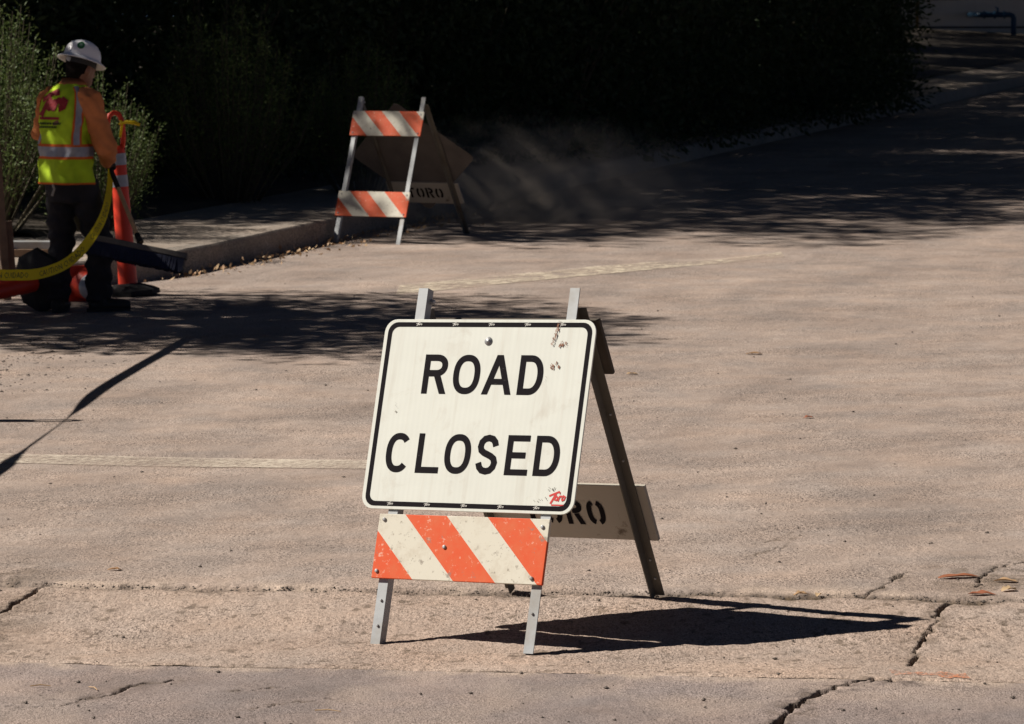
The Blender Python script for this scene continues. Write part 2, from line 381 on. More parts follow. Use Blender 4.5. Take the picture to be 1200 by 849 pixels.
CRACKS = [  # points, half width, depth
 ([(1.418, 11.771), (1.35, 11.60), (1.319, 11.492), (1.271, 11.302), (1.227, 11.179), (1.198, 11.029), (1.145, 10.812)], 0.010, 0.022),
 ([(1.10, 10.53), (0.967, 10.508), (0.912, 10.428), (0.857, 10.337), (0.8, 10.208), (0.754, 10.059), (0.716, 9.95), (0.70, 9.8)], 0.016, 0.03),
 ([(-1.9, 11.9), (-1.657, 12.154), (-1.614, 12.354), (-1.565, 12.524)], 0.012, 0.025),
 ([(-1.30, 10.49), (-1.266, 10.508), (-1.203, 10.589), (-1.14, 10.672), (-1.08, 10.798), (-0.988, 10.869)], 0.007, 0.018),
 ([(1.10, 11.84), (1.147, 11.91), (1.243, 12.154), (1.297, 12.299)], 0.008, 0.014),
 ([(1.50, 11.95), (1.556, 12.226), (1.636, 12.41), (1.703, 12.486), (1.85, 12.6)], 0.010, 0.018),
 ([(-0.72, 10.38), (-0.62, 10.42), (-0.5, 10.5)], 0.004, 0.01),
 ([(-1.9, 10.3), (-1.5, 10.47), (-1.30, 10.49)], 0.003, 0.01),
 ([(-0.80, 10.62), (-0.70, 10.68)], 0.005, 0.012),
 ([(0.85, 13.0), (0.97, 13.22), (1.0, 13.35)], 0.003, 0.006),
 ([(0.80, 12.75), (0.93, 13.0)], 0.003, 0.006),
 ([(0.93, 12.95), (1.03, 13.3)], 0.002, 0.005),
]
def crack_field(x, y):
    wx = x+0.035*(fbm(x*14, y*14, 31, 3)-0.45)+0.016*(vn(x*55, y*40, 32)-0.5); wy = y+0.12*(fbm(x*11, y*11, 41, 3)-0.45)+0.05*(vn(x*45, y*30, 33)-0.5)
    dep = np.zeros_like(x); dirt = np.zeros_like(x)
    for pts, hw, d in CRACKS:
        D = np.full_like(x, 9.0)
        for a, b in zip(pts[:-1], pts[1:]):
            ax, ay = a; bx, by = b; dx, dy = bx-ax, by-ay
            t = np.clip(((wx-ax)*dx+(wy-ay)*dy)/(dx*dx+dy*dy), 0, 1)
            D = np.minimum(D, np.hypot(wx-ax-t*dx, (wy-ay-t*dy)*0.6))
        w = hw*(0.12+1.5*fbm(x*12, y*12, 51, 3)**1.5)
        k = 1-sstep(w*0.6, w*1.25, D); dep = np.maximum(dep, k*d)
        dirt = np.maximum(dirt, np.maximum(k*0.95, (1-sstep(w, hw*7, D))*0.5*sstep(0.3, 0.55, fbm(x*26, y*26, 61, 2))))
    return dep, dirt
class Sheet:
    def __init__(s): s.v = []; s.q = []; s.d = []; s.s = []; s.n = 0
    def grid(s, X, Y, Z, D=None, Sd=None):
        r, c = X.shape; s.v.append(np.stack([X, Y, Z], -1).reshape(-1, 3))
        i = np.arange(r*c).reshape(r, c)+s.n
        s.q.append(np.stack([i[:-1, :-1], i[:-1, 1:], i[1:, 1:], i[1:, :-1]], -1).reshape(-1, 4))
        s.d.append((np.zeros(r*c) if D is None else D.ravel())); s.s.append((np.zeros(r*c) if Sd is None else Sd.ravel())); s.n += r*c
    def build(s, name, mat, parent=None, smooth=True):
        v = np.concatenate(s.v).astype('f'); q = np.concatenate(s.q).astype('i')
        me = bpy.data.meshes.new(name); me.vertices.add(len(v)); me.vertices.foreach_set('co', v.ravel())
        me.loops.add(q.size); me.loops.foreach_set('vertex_index', q.ravel())
        me.polygons.add(len(q)); me.polygons.foreach_set('loop_start', np.arange(0, q.size, 4, dtype='i'))
        a = me.attributes.new('dirt', 'FLOAT', 'POINT'); a.data.foreach_set('value', np.concatenate(s.d).astype('f'))
        a = me.attributes.new('sand', 'FLOAT', 'POINT'); a.data.foreach_set('value', np.concatenate(s.s).astype('f'))
        me.materials.append(mat); me.update(calc_edges=True); me.validate()
        me.polygons.foreach_set('use_smooth', [smooth]*len(me.polygons))
        return link(name, me, parent)
NX = 2.6; cols = np.arange(-NX, NX+1e-6, 0.006)
# road
sh = Sheet()
off = np.concatenate([np.arange(0, 0.12, 0.006), np.arange(0.12, 2.2+1e-6, 0.010)])
X, O = np.meshgrid(cols, off); Y = j1(X)+O
edge_w = 0.02+0.20*fbm(X*7, X*0+3.3, 5, 4)**1.6
roll = (1-sstep(0, 1, O/edge_w))**1.3
Z = road_z(X, Y)-roll*(0.016+0.040*fbm(X*16, Y*40, 8, 3)**1.3)
Z += 0.0035*(fbm(X*60, Y*60, 11, 2)-0.4)+0.006*(fbm(X*2.5, Y*2.5, 12, 3)-0.45)
dep, dirt = crack_field(X, Y); Z -= dep
dirt = np.maximum(dirt, (1-sstep(0.0, 0.9, O/edge_w))*(0.25+1.1*fbm(X*12, Y*25, 14, 3))*(0.75+0.6*sstep(-0.2, 0.7, X)))
brown = (1-sstep(0.05, 0.5, np.hypot(X+1.85, (Y-12.6)*0.6)))*0.6*sstep(.3, .6, fbm(X*12, Y*12, 77, 3))
brown2 = (1-sstep(0.05, 0.45, np.hypot(X-1.62, (Y-12.15)*0.6)))*0.6*sstep(.35, .6, fbm(X*12, Y*12, 78, 3))
dirt = np.clip(np.maximum.reduce([dirt, brown, brown2]), 0, 1)
sand = (1-sstep(0.0, 0.25, O-0.2*(fbm(X*3, Y*3, 87, 3)-0.45)))*sstep(0.36, 0.62, fbm(X*7, Y*5, 88, 4))*0.8
sh.grid(X, Y, Z, dirt, np.clip(sand-dirt, 0, 1))
for xs in (np.linspace(-24, -NX+0.01, 40), np.linspace(NX-0.01, 24, 40)):
    X, O = np.meshgrid(xs, np.linspace(0, 2.2, 6)); Y = j1(X)+O; sh.grid(X, Y, road_z(X, Y)-0.004)
off = np.concatenate([np.arange(2.19, 30, 0.12), np.arange(30, 125, 1.0)])
xs = np.concatenate([np.arange(-40, -6, 2.0), np.arange(-6, 8, 0.12), np.arange(8, 41, 2.0)])
X, O = np.meshgrid(xs, off); Y = j1(X)+O
Z = road_z(X, Y)+0.012*(fbm(X*0.8, Y*0.8, 21, 3)-0.45)*sstep(2.2, 4, O)-0.003*(O < 2.3)
sh.grid(X, Y, Z)
road = tag(sh.build('road', M['road']), kind='structure')
# gutter
sh = Sheet(); t = np.linspace(0, 1, 132); X, T = np.meshgrid(cols, t)
Y0 = j2(X)+0.006; Y1 = j1(X)-0.004; Y = Y0+(Y1-Y0)*T
def gut_surf(X, Y): return tilt(X, Y)+gut_z(j1(X)-Y)+0.006*(fbm(X*60, Y*60, 15, 2)-0.4)+0.010*(fbm(X*5, Y*5, 16, 3)-0.45)
Z = gut_surf(X, Y)
e1 = (Y1-Y); e0 = (Y-Y0)
gw = 0.02+0.17*fbm(X*7, X*0+1.2, 19, 4)**1.6
Z -= 0.020*(1-sstep(0.2, 1, e1/gw)); Z -= 0.006*(1-sstep(0, 0.02, e0))
dep, dirt = crack_field(X, Y); Z -= dep
dirt = np.maximum(dirt, (1-sstep(0.3, 1.6, e1/gw))*(0.45+0.6*fbm(X*30, Y*30, 24, 2))*(0.8+0.5*sstep(-0.2, 0.7, X)))
dirt = np.maximum(dirt, (1-sstep(0.0, 0.014, e0))*sstep(0.40, 0.55, fbm(X*5, Y*2, 25, 3))*0.7)
dirt = np.maximum(dirt, sstep(0.60, 0.68, fbm(X*28, Y*20, 26, 3))*0.55)
brown = (1-sstep(0.05, 0.55, np.hypot(X+1.85, (Y-11.9)*0.5)))*0.6*sstep(.3, .6, fbm(X*12, Y*12, 79, 3))
dirt = np.clip(np.maximum(dirt, brown), 0, 1)
sh.grid(X, Y, Z, dirt)
for xs in (np.linspace(-24, -NX+0.01, 40), np.linspace(NX-0.01, 24, 40)):
    X, T = np.meshgrid(xs, np.linspace(0, 1, 9)); Y = j2(X)+(j1(X)-j2(X))*T; sh.grid(X, Y, tilt(X, Y)+gut_z(j1(X)-Y)-0.004)
gutter = tag(sh.build('cross_gutter', M['gutter']), kind='structure')
# street in front
sh = Sheet(); off = np.arange(-1.5, 0.0001, 0.011); X, O = np.meshgrid(cols, off); Y = j2(X)+O
Z = tilt(X, Y)-0.012+0.003*(fbm(X*70, Y*70, 27, 2)-0.4)+0.006*(fbm(X*3, Y*3, 28, 3)-0.45)-0.012*(1-sstep(0, 0.03, -O))
dep, dirt = crack_field(X, Y); Z -= dep; dirt = np.maximum(dirt, (1-sstep(0.0, 0.012, -O))*sstep(0.40, 0.55, fbm(X*5, Y*2, 29, 3))*0.8)
sand = (1-sstep(0.0, 0.16, -O-0.12*(fbm(X*3, Y*3, 97, 3)-0.45)))*sstep(0.30, 0.62, fbm(X*10, Y*6, 98, 4))*0.8
sand = np.maximum(sand, 0.25*sstep(0.56, 0.72, fbm(X*2.2, Y*1.4, 99, 4)))
sh.grid(X, Y, Z, np.clip(dirt, 0, 1), np.clip(sand-dirt, 0, 1))
for xs in (np.linspace(-24, -NX+0.01, 40), np.linspace(NX-0.01, 24, 40)):
    X, O = np.meshgrid(xs, np.linspace(-1.5, 0, 5)); Y = j2(X)+O; sh.grid(X, Y, tilt(X, Y)-0.016)
X, O = np.meshgrid(np.linspace(-24, 24, 120), np.linspace(-26, -1.49, 40)); Y = j2(X)+O; sh.grid(X, Y, tilt(X, Y)-0.016)
tag(sh.build('cross_street', M['street']), kind='structure')
# wide terrain below everything
sh = Sheet(); ys = np.concatenate([np.arange(-200, 10, 10.), np.arange(10, 140, 5.), np.arange(140, 601, 20.)])
X, Y = np.meshgrid(np.arange(-400, 401, 20.), ys); sh.grid(X, Y, grade(Y)-0.16)
tag(sh.build('ground', M['terrain']), kind='structure')
# markings (thin sheets following the road)
def decal(name, poly_fn, nu, nv, mat, parent, lift=0.004):
    U, V = np.meshgrid(np.linspace(0, 1, nu), np.linspace(0, 1, nv)); X, Y = poly_fn(U, V)
    s = Sheet(); s.grid(X, Y, road_z(X, Y)+0.012*(fbm(X*0.8, Y*0.8, 21, 3)-0.45)+lift, None); return s.build(name, mat, parent)
def stopf(U, V):
    x = -7.0+6.85*U; y = 15.70-0.262*(x+0.61)+0.29*(V-0.5)+0.03*(vn(x*3, V*2, 4)-0.5); return x, y
decal('stop_line', stopf, 240, 4, M['line'], road, 0.004)
def diagf(U, V):
    x = -0.75+2.75*U; y = 24.6+1.10*(x+0.75)+(0.75-0.25*U)*(V-0.5)+0.25*(vn(x*1.4, V*1.2, 6)-0.5); return x, y
decal('faded_stripe', diagf, 80, 8, M['stripe'], road, 0.004)
def sprf(U, V):
    x = 1.09+0.21*U; y = 10.68-0.1*U+(0.05+0.10*vn(U*6, V*0, 9))*(V-0.5); return x, y
U, V = np.meshgrid(np.linspace(0, 1, 60), np.linspace(0, 1, 16)); X, Y = sprf(U, V); s = Sheet(); s.grid(X, Y, gut_surf(X, Y)+0.0028); s.build('spray_paint_mark', M['spray'], gutter)

# kerb, sidewalk, planting bank
UK = -9.02; VR = 24.4; RR = 2.4; KH = 0.165
def kerb_path(o):      # o: offset inwards from the kerb face
    p = [(UK-o, v) for v in np.concatenate([np.arange(100, 40, -4.), np.arange(40, VR, -0.5)])]
    r = RR-o
    p += [(UK-RR+r*math.cos(a), VR-r*math.sin(a)) for a in np.linspace(0, math.pi/2, 16)]
    p += [(UK-RR-k, VR-r) for k in np.linspace(0.5, 18, 20)]
    return p
prof = [(0.0, -0.05), (0.0, 0.02), (0.012, KH-0.03), (0.018, KH-0.012), (0.032, KH), (0.15, KH+0.004), (0.15, -0.05)]
rows = []
for o_, z_ in prof:
    row = []
    for i, (u, v) in enumerate(kerb_path(o_)):
        x, y = uv2xy(u, v); n_ = (vn(np.array(u*3.+v*2), np.array(v*2.), 5)-0.5)*0.012
        row.append((x, y, float(road_z(x, y))+z_+(float(n_) if z_ > 0.1 else 0)))
    rows.append(row)
A = np.array(rows); s = Sheet(); s.grid(A[:, :, 0], A[:, :, 1], A[:, :, 2])
tag(s.build('kerb', M['kerb'], smooth=False), kind='structure')
def inner(v):
    o = 0.145; r = RR-o
    return np.where(v >= VR, UK-o, UK-RR+np.sqrt(np.maximum(r*r-(VR-np.minimum(v, VR))**2, 0)))
vv = np.concatenate([VR-(RR-0.145)*np.cos(np.linspace(0, math.pi/2, 14)), np.arange(VR+0.5, 100, 0.5)])
T = np.linspace(0, 1, 30)**1.6
Vm, Tm = np.meshgrid(vv, T, indexing='ij'); Um = inner(Vm)*(1-Tm)+(-32.0)*Tm
X = EU[0]*Um+EV[0]*Vm; Y = EU[1]*Um+EV[1]*Vm
s = Sheet(); s.grid(X, Y, road_z(X, Y)+KH+0.002+0.004*(fbm(X*2, Y*2, 33, 2)-0.5)); walk = tag(s.build('sidewalk', M['walk']), kind='structure')
U1, V1 = np.meshgrid(np.concatenate([np.arange(-60, -12.2, 1.5), [-12.2, -11.3, -10.6, -10.5, -10.4]]), np.arange(25.2, 101, 0.7), indexing='ij')
X = EU[0]*U1+EV[0]*V1; Y = EU[1]*U1+EV[1]*V1
Z = road_z(X, Y)+KH+0.03+0.10*np.clip((-10.4-U1)/2.0, 0, 3)+0.05*(fbm(X*1.5, Y*1.5, 35, 3)-0.45); Z = np.where(U1 > -10.45, Z-0.06, Z)
s = Sheet(); s.grid(X, Y, Z); tag(s.build('planting_bank', M['soil']), kind='structure')
def bank_z(x, y):
    u = EU[0]*x+EU[1]*y
    return float(road_z(x, y))+KH+(0.03+0.10*min(max((-10.4-u)/2, 0), 3) if u < -10.4 else 0.0)

DUST = 5.0
# ------------------------------------------------------------------ lettering
def off_strip(pts, t, closed=False):
    pts = [Vector((p[0], p[1])) for p in pts]; n = len(pts); L = []; Rr = []
    for i, p in enumerate(pts):
        if closed: a, b = pts[i-1], pts[(i+1) % n]
        else: a, b = pts[max(i-1, 0)], pts[min(i+1, n-1)]
        d1 = (p-a) if (closed or i > 0) else (b-p); d2 = (b-p) if (closed or i < n-1) else (p-a)
        d1 = d1.normalized(); d2 = d2.normalized(); tn = (d1+d2).normalized() if (d1+d2).length > 1e-6 else d1
        nn = Vector((-tn.y, tn.x)); k = max(0.5, nn.dot(Vector((-d1.y, d1.x))))
        L.append(p+nn*t/2/k); Rr.append(p-nn*t/2/k)
    vs = L+Rr; fs = []
    for i in range(n if closed else n-1):
        j = (i+1) % n; fs.append((i, j, n+j, n+i))
    return vs, fs
def sel(cx, cy, a, b, a0, a1, n, e=2.35):
    out = []
    for i in range(n):
        q = math.radians(a0+(a1-a0)*i/(n-1)); c, s_ = math.cos(q), math.sin(q)
        out.append((cx+a*math.copysign(abs(c)**(2/e), c), cy+b*math.copysign(abs(s_)**(2/e), s_)))
    return out
def letter(ch, w, h, t):
    """list of (verts2d, faces) pieces for a highway style capital in a w x h box"""
    rect = lambda x0, y0, x1, y1: ([(x0, y0), (x1, y0), (x1, y1), (x0, y1)], [(0, 1, 2, 3)])
    k = t/2; P = []
    if ch == 'O': P = [off_strip(sel(w/2, h/2, w/2-k, h/2-k, 0, 360*(1-1/44), 44), t, True)]
    elif ch == 'C': P = [off_strip(sel(w/2+.02*w, h/2, w/2-k, h/2-k, 42, 318, 34), t)]
    elif ch == 'L': P = [rect(0, 0, t, h), rect(t, 0, w, t*.95)]
    elif ch == 'E': P = [rect(0, 0, t, h), rect(t, 0, w, t*.92), rect(t, h-t*.92, w*.97, h), rect(t, h/2-t*.46, w*.84, h/2+t*.46)]
    elif ch == 'D':
        r = min(h/2-k, w-t)
        P = [rect(0, 0, t, h), off_strip([(t, h-k), (w*.45, h-k)]+sel(w*.45, h/2, w*.55-k, h/2-k, 80, -80, 22, 2.2)+[(w*.45, k), (t, k)], t)]
    elif ch == 'R':
        m = h*.44
        P = [rect(0, 0, t, h), off_strip([(t, h-k), (w*.5, h-k)]+sel(w*.5, (h+m)/2-k*.0, w*.46-k, (h-m)/2-k+k*.0, 78, -78, 16, 2.2)+[(w*.5, m+k), (t, m+k)], t),
             ([(w*.42, m+k*.6), (w*.42+t*1.1, m+k*.9), (w, 0), (w-t*1.12, 0)], [(0, 3, 2, 1)])]
    elif ch == 'A':
        s_ = t*1.06; a = w/2
        P = [([(0, 0), (s_, 0), (a+s_*.5, h), (a-s_*.5, h)], [(0, 1, 2, 3)]), ([(w-s_, 0), (w, 0), (a+s_*.5, h), (a-s_*.5, h)], [(0, 1, 2, 3)]),
             rect(w*.24, h*.25, w*.76, h*.25+t*.9)]
    elif ch == 'S':
        c = [(.93, .75), (.86, .87), (.72, .955), (.5, .985), (.28, .955), (.12, .86), (.07, .73), (.13, .62), (.3, .55), (.5, .505), (.7, .455), (.87, .385), (.94, .27), (.88, .14), (.72, .045), (.5, .015), (.27, .045), (.12, .13), (.04, .26)]
        P = [off_strip([(k+(w-t)*x, k+(h-t)*(y-.015)/.97) for x, y in c], t)]
    elif ch == 'T': P = [rect(w/2-k, 0, w/2+k, h-t), rect(0, h-t, w, h)]
    return P
def stencil(ch, w, h, t):
    k = t/2
    if ch == 'O':
        return [off_strip(sel(w/2, h/2, w/2-k, h/2-k, 104, 256, 18, 2.6), t), off_strip(sel(w/2, h/2, w/2-k, h/2-k, 76, -76, 18, 2.6), t)]
    if ch == 'T': return [([(w/2-k, 0), (w/2+k, 0), (w/2+k, h-t*1.5), (w/2-k, h-t*1.5)], [(0, 1, 2, 3)]), ([(0, h-t), (w, h-t), (w, h), (0, h)], [(0, 1, 2, 3)])]
    m = h*.45
    return [([(0, 0), (t, 0), (t, h), (0, h)], [(0, 1, 2, 3)]),
            off_strip([(t*1.35, h-k), (w*.5, h-k)]+sel(w*.5, (h+m)/2, w*.48-k, (h-m)/2-k, 78, -78, 14, 2.2)+[(w*.5, m+k), (t*1.35, m+k)], t),
            ([(w*.45, m-k*.2), (w*.45+t, m), (w, 0), (w-t*1.1, 0)], [(0, 3, 2, 1)])]
LOGO = [([(0.0, .62), (.30, .80), (.62, .98)], .15), ([(.42, .86), (.30, .5), (.12, .02)], .17), ([(.36, .48), (.46, .62), (.56, .5), (.48, .3), (.37, .34), (.36, .48)], .12),
        ([(.58, .22), (.66, .66)], .12), ([(.64, .5), (.72, .64), (.80, .62)], .12), ([(.80, .44), (.88, .66), (1.0, .58), (.95, .36), (.84, .30), (.80, .44)], .12), ([(.62, .98), (.66, .8)], .1)]
def put(mb, pieces, x0, y0, fn, z=0.0, m=0):
    """pieces in 2d -> 3d through fn(u, v, lift)"""
    for i, (vs, fs) in enumerate(pieces):
        mb.add([fn(x0+p[0], y0+p[1], z+i*0.00012) for p in vs], fs, m)
def logo_pieces(w, h): return [off_strip([(x*w, y*h) for x, y in pts], t*h) for pts, t in LOGO]
def rrect(hw, hh, r, n=7):
    out = []
    for cx, cy, a0 in ((hw-r, hh-r, 0), (-hw+r, hh-r, 90), (-hw+r, -hh+r, 180), (hw-r, -hh+r, 270)):
        out += [(cx+r*math.cos(R_(a0+90*i/(n-1))), cy+r*math.sin(R_(a0+90*i/(n-1)))) for i in range(n)]
    return out
def plate(mb, outline, fn, th, m=0):
    n = len(outline); mb.add([fn(x, y, 0) for x, y in outline]+[fn(x, y, -th) for x, y in outline],
        [tuple(range(n)), tuple(reversed(range(n, 2*n)))]+[(i, n+i, n+(i+1) % n, (i+1) % n) for i in range(n)], m)

# ------------------------------------------------------------------ A-frame barricades
class Frame:
    """plane of one pair of legs: u across, s down the leg from the apex, n outwards"""
    def __init__(s, ang, sign):   # sign -1 front, +1 rear
        s.d = Vector((0, sign*math.sin(ang), -math.cos(ang))); s.n = Vector((0, sign*math.cos(ang), math.sin(ang))); s.a = ang; s.sg = sign
    def p(s, u, q, n=0.0): return Vector((u, 0, 0))+s.d*q+s.n*n
    def rot(s): return Euler((-s.a if s.sg < 0 else s.a, 0, 0)).to_matrix()
def leg(name, fr, u, L, side, mat, parent, top=0.0, foot_cut=None, wd=0.034, dp=0.034, th=0.004):
    """steel angle: face in the plane of the legs, flange pointing inwards on one side"""
    mb = MB(); x0, x1 = u-wd/2, u+wd/2; f0, f1 = (x1-th, x1) if side > 0 else (x0, x0+th)
    def bx(xa, xb, na, nb, mb):
        vs = [fr.p(x, q, n) for x in (xa, xb) for q in (top, L) for n in (na, nb)]
        mb.add(vs, [(0, 1, 3, 2), (4, 6, 7, 5), (0, 4, 5, 1), (2, 3, 7, 6), (0, 2, 6, 4), (1, 5, 7, 3)])
    if side > 0:
        pr = [(x0, 0), (x1, 0), (x1, -dp), (x1-th, -dp), (x1-th, -th), (x0, -th)]
    else:
        pr = [(x1, 0), (x0, 0), (x0, -dp), (x0+th, -dp), (x0+th, -th), (x1, -th)]
    n = len(pr); ql = [top+(L-top)*i/6 for i in range(7)]
    vs = [fr.p(x, q, y) for q in ql for x, y in pr]; fs = []
    for i in range(6):
        for k in range(n): fs.append((i*n+k, i*n+(k+1) % n, (i+1)*n+(k+1) % n, (i+1)*n+k))
    fs += [(0, 1, 4, 5), (1, 2, 3, 4), (6*n, 6*n+1, 6*n+4, 6*n+5), (6*n+1, 6*n+2, 6*n+3, 6*n+4)]
    mb.add(vs, fs); return mb.build(name, mat, parent, fixn=True)
def bolt(parent, pos, nrm, r=0.006, mat=None, name='bolt'):
    mb = MB(); nrm = Vector(nrm).normalized()
    mb.tube([pos, Vector(pos)+nrm*0.004, Vector(pos)+nrm*0.0055], [r, r*.92, r*.5], 8); return mb.build(name, mat or M['bolt'], parent, smooth=False)
def panel(name, fr, u0, u1, q0, q1, n0, th, mat, parent):
    """rail board; its own frame keeps x across and z up the board for the stripe print"""
    o_ = fr.p((u0+u1)/2, q1, n0); mb = MB(); w = u1-u0; h = q1-q0
    mb.box((0, (-th/2 if fr.sg < 0 else th/2), h/2), (w, th, h))
    ob = mb.build(name, mat, parent, bevel=0.0012); ob.location = o_; ob.rotation_euler = (-fr.a if fr.sg < 0 else fr.a, 0, 0); return ob
def hinge(parent, w, z=-0.035):
    for s_ in (-1, 1):
        xi = s_*(w-0.018); mb = MB(); mb.tube([(xi, 0.016, z-0.01), (xi-s_*0.010, 0.016, z-0.01), (xi-s_*0.0115, 0.016, z-0.01)], [0.0085, 0.0085, 0.005], 8); mb.build('hinge_bolt', M['bolt'], parent)
def stencil_word(name, fr, u_left, q_base, n, hgt, wd, pitch, t, parent, lift):
    mb = MB()
    for i, ch in enumerate('TORO'):
        put(mb, stencil(ch, wd, hgt, t), u_left+i*pitch, 0, lambda a, b, l: fr.p(a, q_base-b, n-lift-l))
    return mb.build(name, M['black'], parent)

# near barricade: pose measured so that the four feet rest on gutter and road
B = empty('road_closed_barricade', (-0.042, 11.6729, 1.052))
B.rotation_mode = 'XYZ'
B.rotation_euler = (Matrix.Rotation(-0.5277, 3, 'Z') @ Matrix.Rotation(-0.0375, 3, 'Y')).to_euler('XYZ')
tag(B, 'white ROAD CLOSED sign on a folding barricade with orange and white striped rail', 'barricade')
ff = Frame(0.3207, -1); fb = Frame(0.4462, 1); w_ = 0.2739
leg('leg', ff, -w_, 1.1417, 1, M['galv'], B); leg('leg', ff, w_, 1.1417, -1, M['galv'], B)
for s_ in (-1, 1): tag(leg('leg', fb, s_*(w_+0.004), 1.1251, -s_, M['galv_dark'], B, 0.07), 'dark rear leg')
hinge(B, w_)
# rail under the sign
for fr_, uu, qs in ((ff, -w_+0.002, (1.0, 1.08)), (ff, w_-0.002, (1.02,)), (fb, w_+0.006, (0.45, 0.62, 0.99, 1.06)), (fb, -w_-0.006, (0.99, 1.06))):
    for q in qs: bolt(B, fr_.p(uu, q, 0.0 if fr_ is ff else -0.004), fr_.n if fr_ is ff else -fr_.n, 0.0045)
rail = panel('striped_rail', ff, -0.3126, 0.2974, 0.7294, 0.9324, 0.0005, 0.012, M['stripes'], B)
for (u, z) in ((-0.285, 0.185), (-0.288, 0.022), (0.283, 0.178), (0.268, 0.018), (-0.055, 0.105)): bolt(rail, (u, -0.012, z), (0, -1, 0), 0.0065)
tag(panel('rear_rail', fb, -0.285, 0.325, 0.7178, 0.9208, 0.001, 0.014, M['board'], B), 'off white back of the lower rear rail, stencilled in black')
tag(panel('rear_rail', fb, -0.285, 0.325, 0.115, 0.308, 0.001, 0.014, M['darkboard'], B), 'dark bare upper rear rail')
lw = stencil_word('stencil_lettering', fb, -0.145, 0.7178+0.148, 0.0, 0.092, 0.064, 0.0795, 0.018, B, 0.0008)
# sign plate with its own frame: x across, z up the plate
sg = empty('tmp', (0, 0, 0)); bpy.data.objects.remove(sg)
SO = ff.p(-0.0104, 0.1027+0.305, 0.0005+0.006)
mb = MB(); plate(mb, rrect(0.381, 0.305, 0.042), lambda x, y, n: Vector((x, -n, y)), 0.006)
SP = mb.build('sign_plate', M['sheet'], B, bevel=0.0008); SP.location = SO; SP.rotation_euler = (-ff.a, 0, 0)
sf = lambda u, v, l=0: Vector((u, -0.0006-l, v))
mb = MB(); o1 = rrect(0.3685, 0.2955, 0.034); o2 = rrect(0.353, 0.2805, 0.024); n_ = len(o1)
mb.add([sf(*p) for p in o1]+[sf(*p) for p in o2], [(i, (i+1) % n_, n_+(i+1) % n_, n_+i) for i in range(n_)])
mb.build('border', M['black'], SP)
mb = MB(); H_ = 0.1262
for ch, u0, u1 in (('R', -.2166, -.1275), ('O', -.1074, -.0105), ('A', .0015, .1080), ('D', .1285, .2150)):
    mb = MB(); put(mb, letter(ch, u1-u0, H_, 0.0208), u0, 0.0652, sf); mb.build('letter', M['black'], SP)
for ch, u0, u1 in (('C', -.3160, -.2270), ('L', -.2005, -.1164), ('O', -.1000, -.0060), ('S', .0120, .0955), ('E', .1208, .2025), ('D', .2222, .3100)):
    mb = MB(); put(mb, letter(ch, u1-u0, H_, 0.0208), u0, -0.1880, sf); mb.build('letter', M['black'], SP)
mb = MB(); put(mb, logo_pieces(0.056, 0.040), 0.2915, -0.274, sf); mb.add([sf(0.302, -0.279), sf(0.346, -0.279), sf(0.346, -0.2745), sf(0.302, -0.2745)], [(0, 1, 2, 3)])
mb.build('logo_decal', M['red'], SP)
for i, (u, v) in enumerate([(-.2565, .2885), (-.1233, .2885), (.0078, .2885), (.1376, .2885), (.2621, .2885), (-.2737, -.288), (-.139, -.288), (-.0056, -.288), (.1254, -.288), (.2517, -.288)]):
    mb = MB(); put(mb, logo_pieces(0.022, 0.012), u-0.011, v-0.006, lambda a, b, l: sf(a, b, 0.0009+l)); mb.build('border_logo', M['whiteprint'], SP)
mb = MB(); mb.lathe([(0.0, 0.006), (0.004, 0.006), (0.0065, 0.0045), (0.0075, 0.002), (0.013, 0.0018), (0.0135, 0)], (0, 0, 0), 18)
bl = mb.build('bolt', M['bolt'], SP, smooth=True); bl.location = (0.0038, -0.0006, 0.2356); bl.rotation_euler = (math.pi/2, 0, 0)
# scrapes and rust: small irregular flakes
def flake(cx, cy, sx, sy, seed, mat, name, n=16, lift=0.0016, lean=0.0):
    r = random.Random(seed); mb = MB()
    for j in range(n):
        t = j/max(1, n-1)-0.5; x = cx+sx*(r.random()-.5)*(.5 if lean else 1)+lean*t*sx*2; y = cy+(sy*t*(-1 if lean else 0) if lean else sy*(r.random()-.5)); q = (0.0007+0.0028*r.random()**3)
        m_ = r.randint(5, 8); a0 = r.random()*6
        mb.add([sf(x+q*(0.4+r.random())*math.cos(a0+6.283*i/m_), y+q*2.2*(0.3+r.random())*math.sin(a0+6.283*i/m_), lift+j*0.00004) for i in range(m_)], [tuple(range(m_))])
    return mb.build(name, mat, SP)
flake(0.243, 0.262, 0.022, 0.075, 3, M['rust'], 'rust_scrape', 60, lean=-0.35)
flake(0.272, 0.228, 0.030, 0.016, 4, M['rust'], 'rust_scrape', 22)
flake(0.252, 0.158, 0.034, 0.022, 5, M['rust'], 'rust_scrape', 14)
flake(0.300, -0.226, 0.03, 0.012, 6, M['smudge'], 'smudge', 12)
flake(0.262, -0.262, 0.05, 0.014, 7, M['smudge'], 'smudge', 9)
flake(-0.300, 0.020, 0.012, 0.03, 8, M['smudge'], 'smudge', 6)
flake(0.226, 0.118, 0.004, 0.02, 9, M['smudge'], 'smudge', 5)

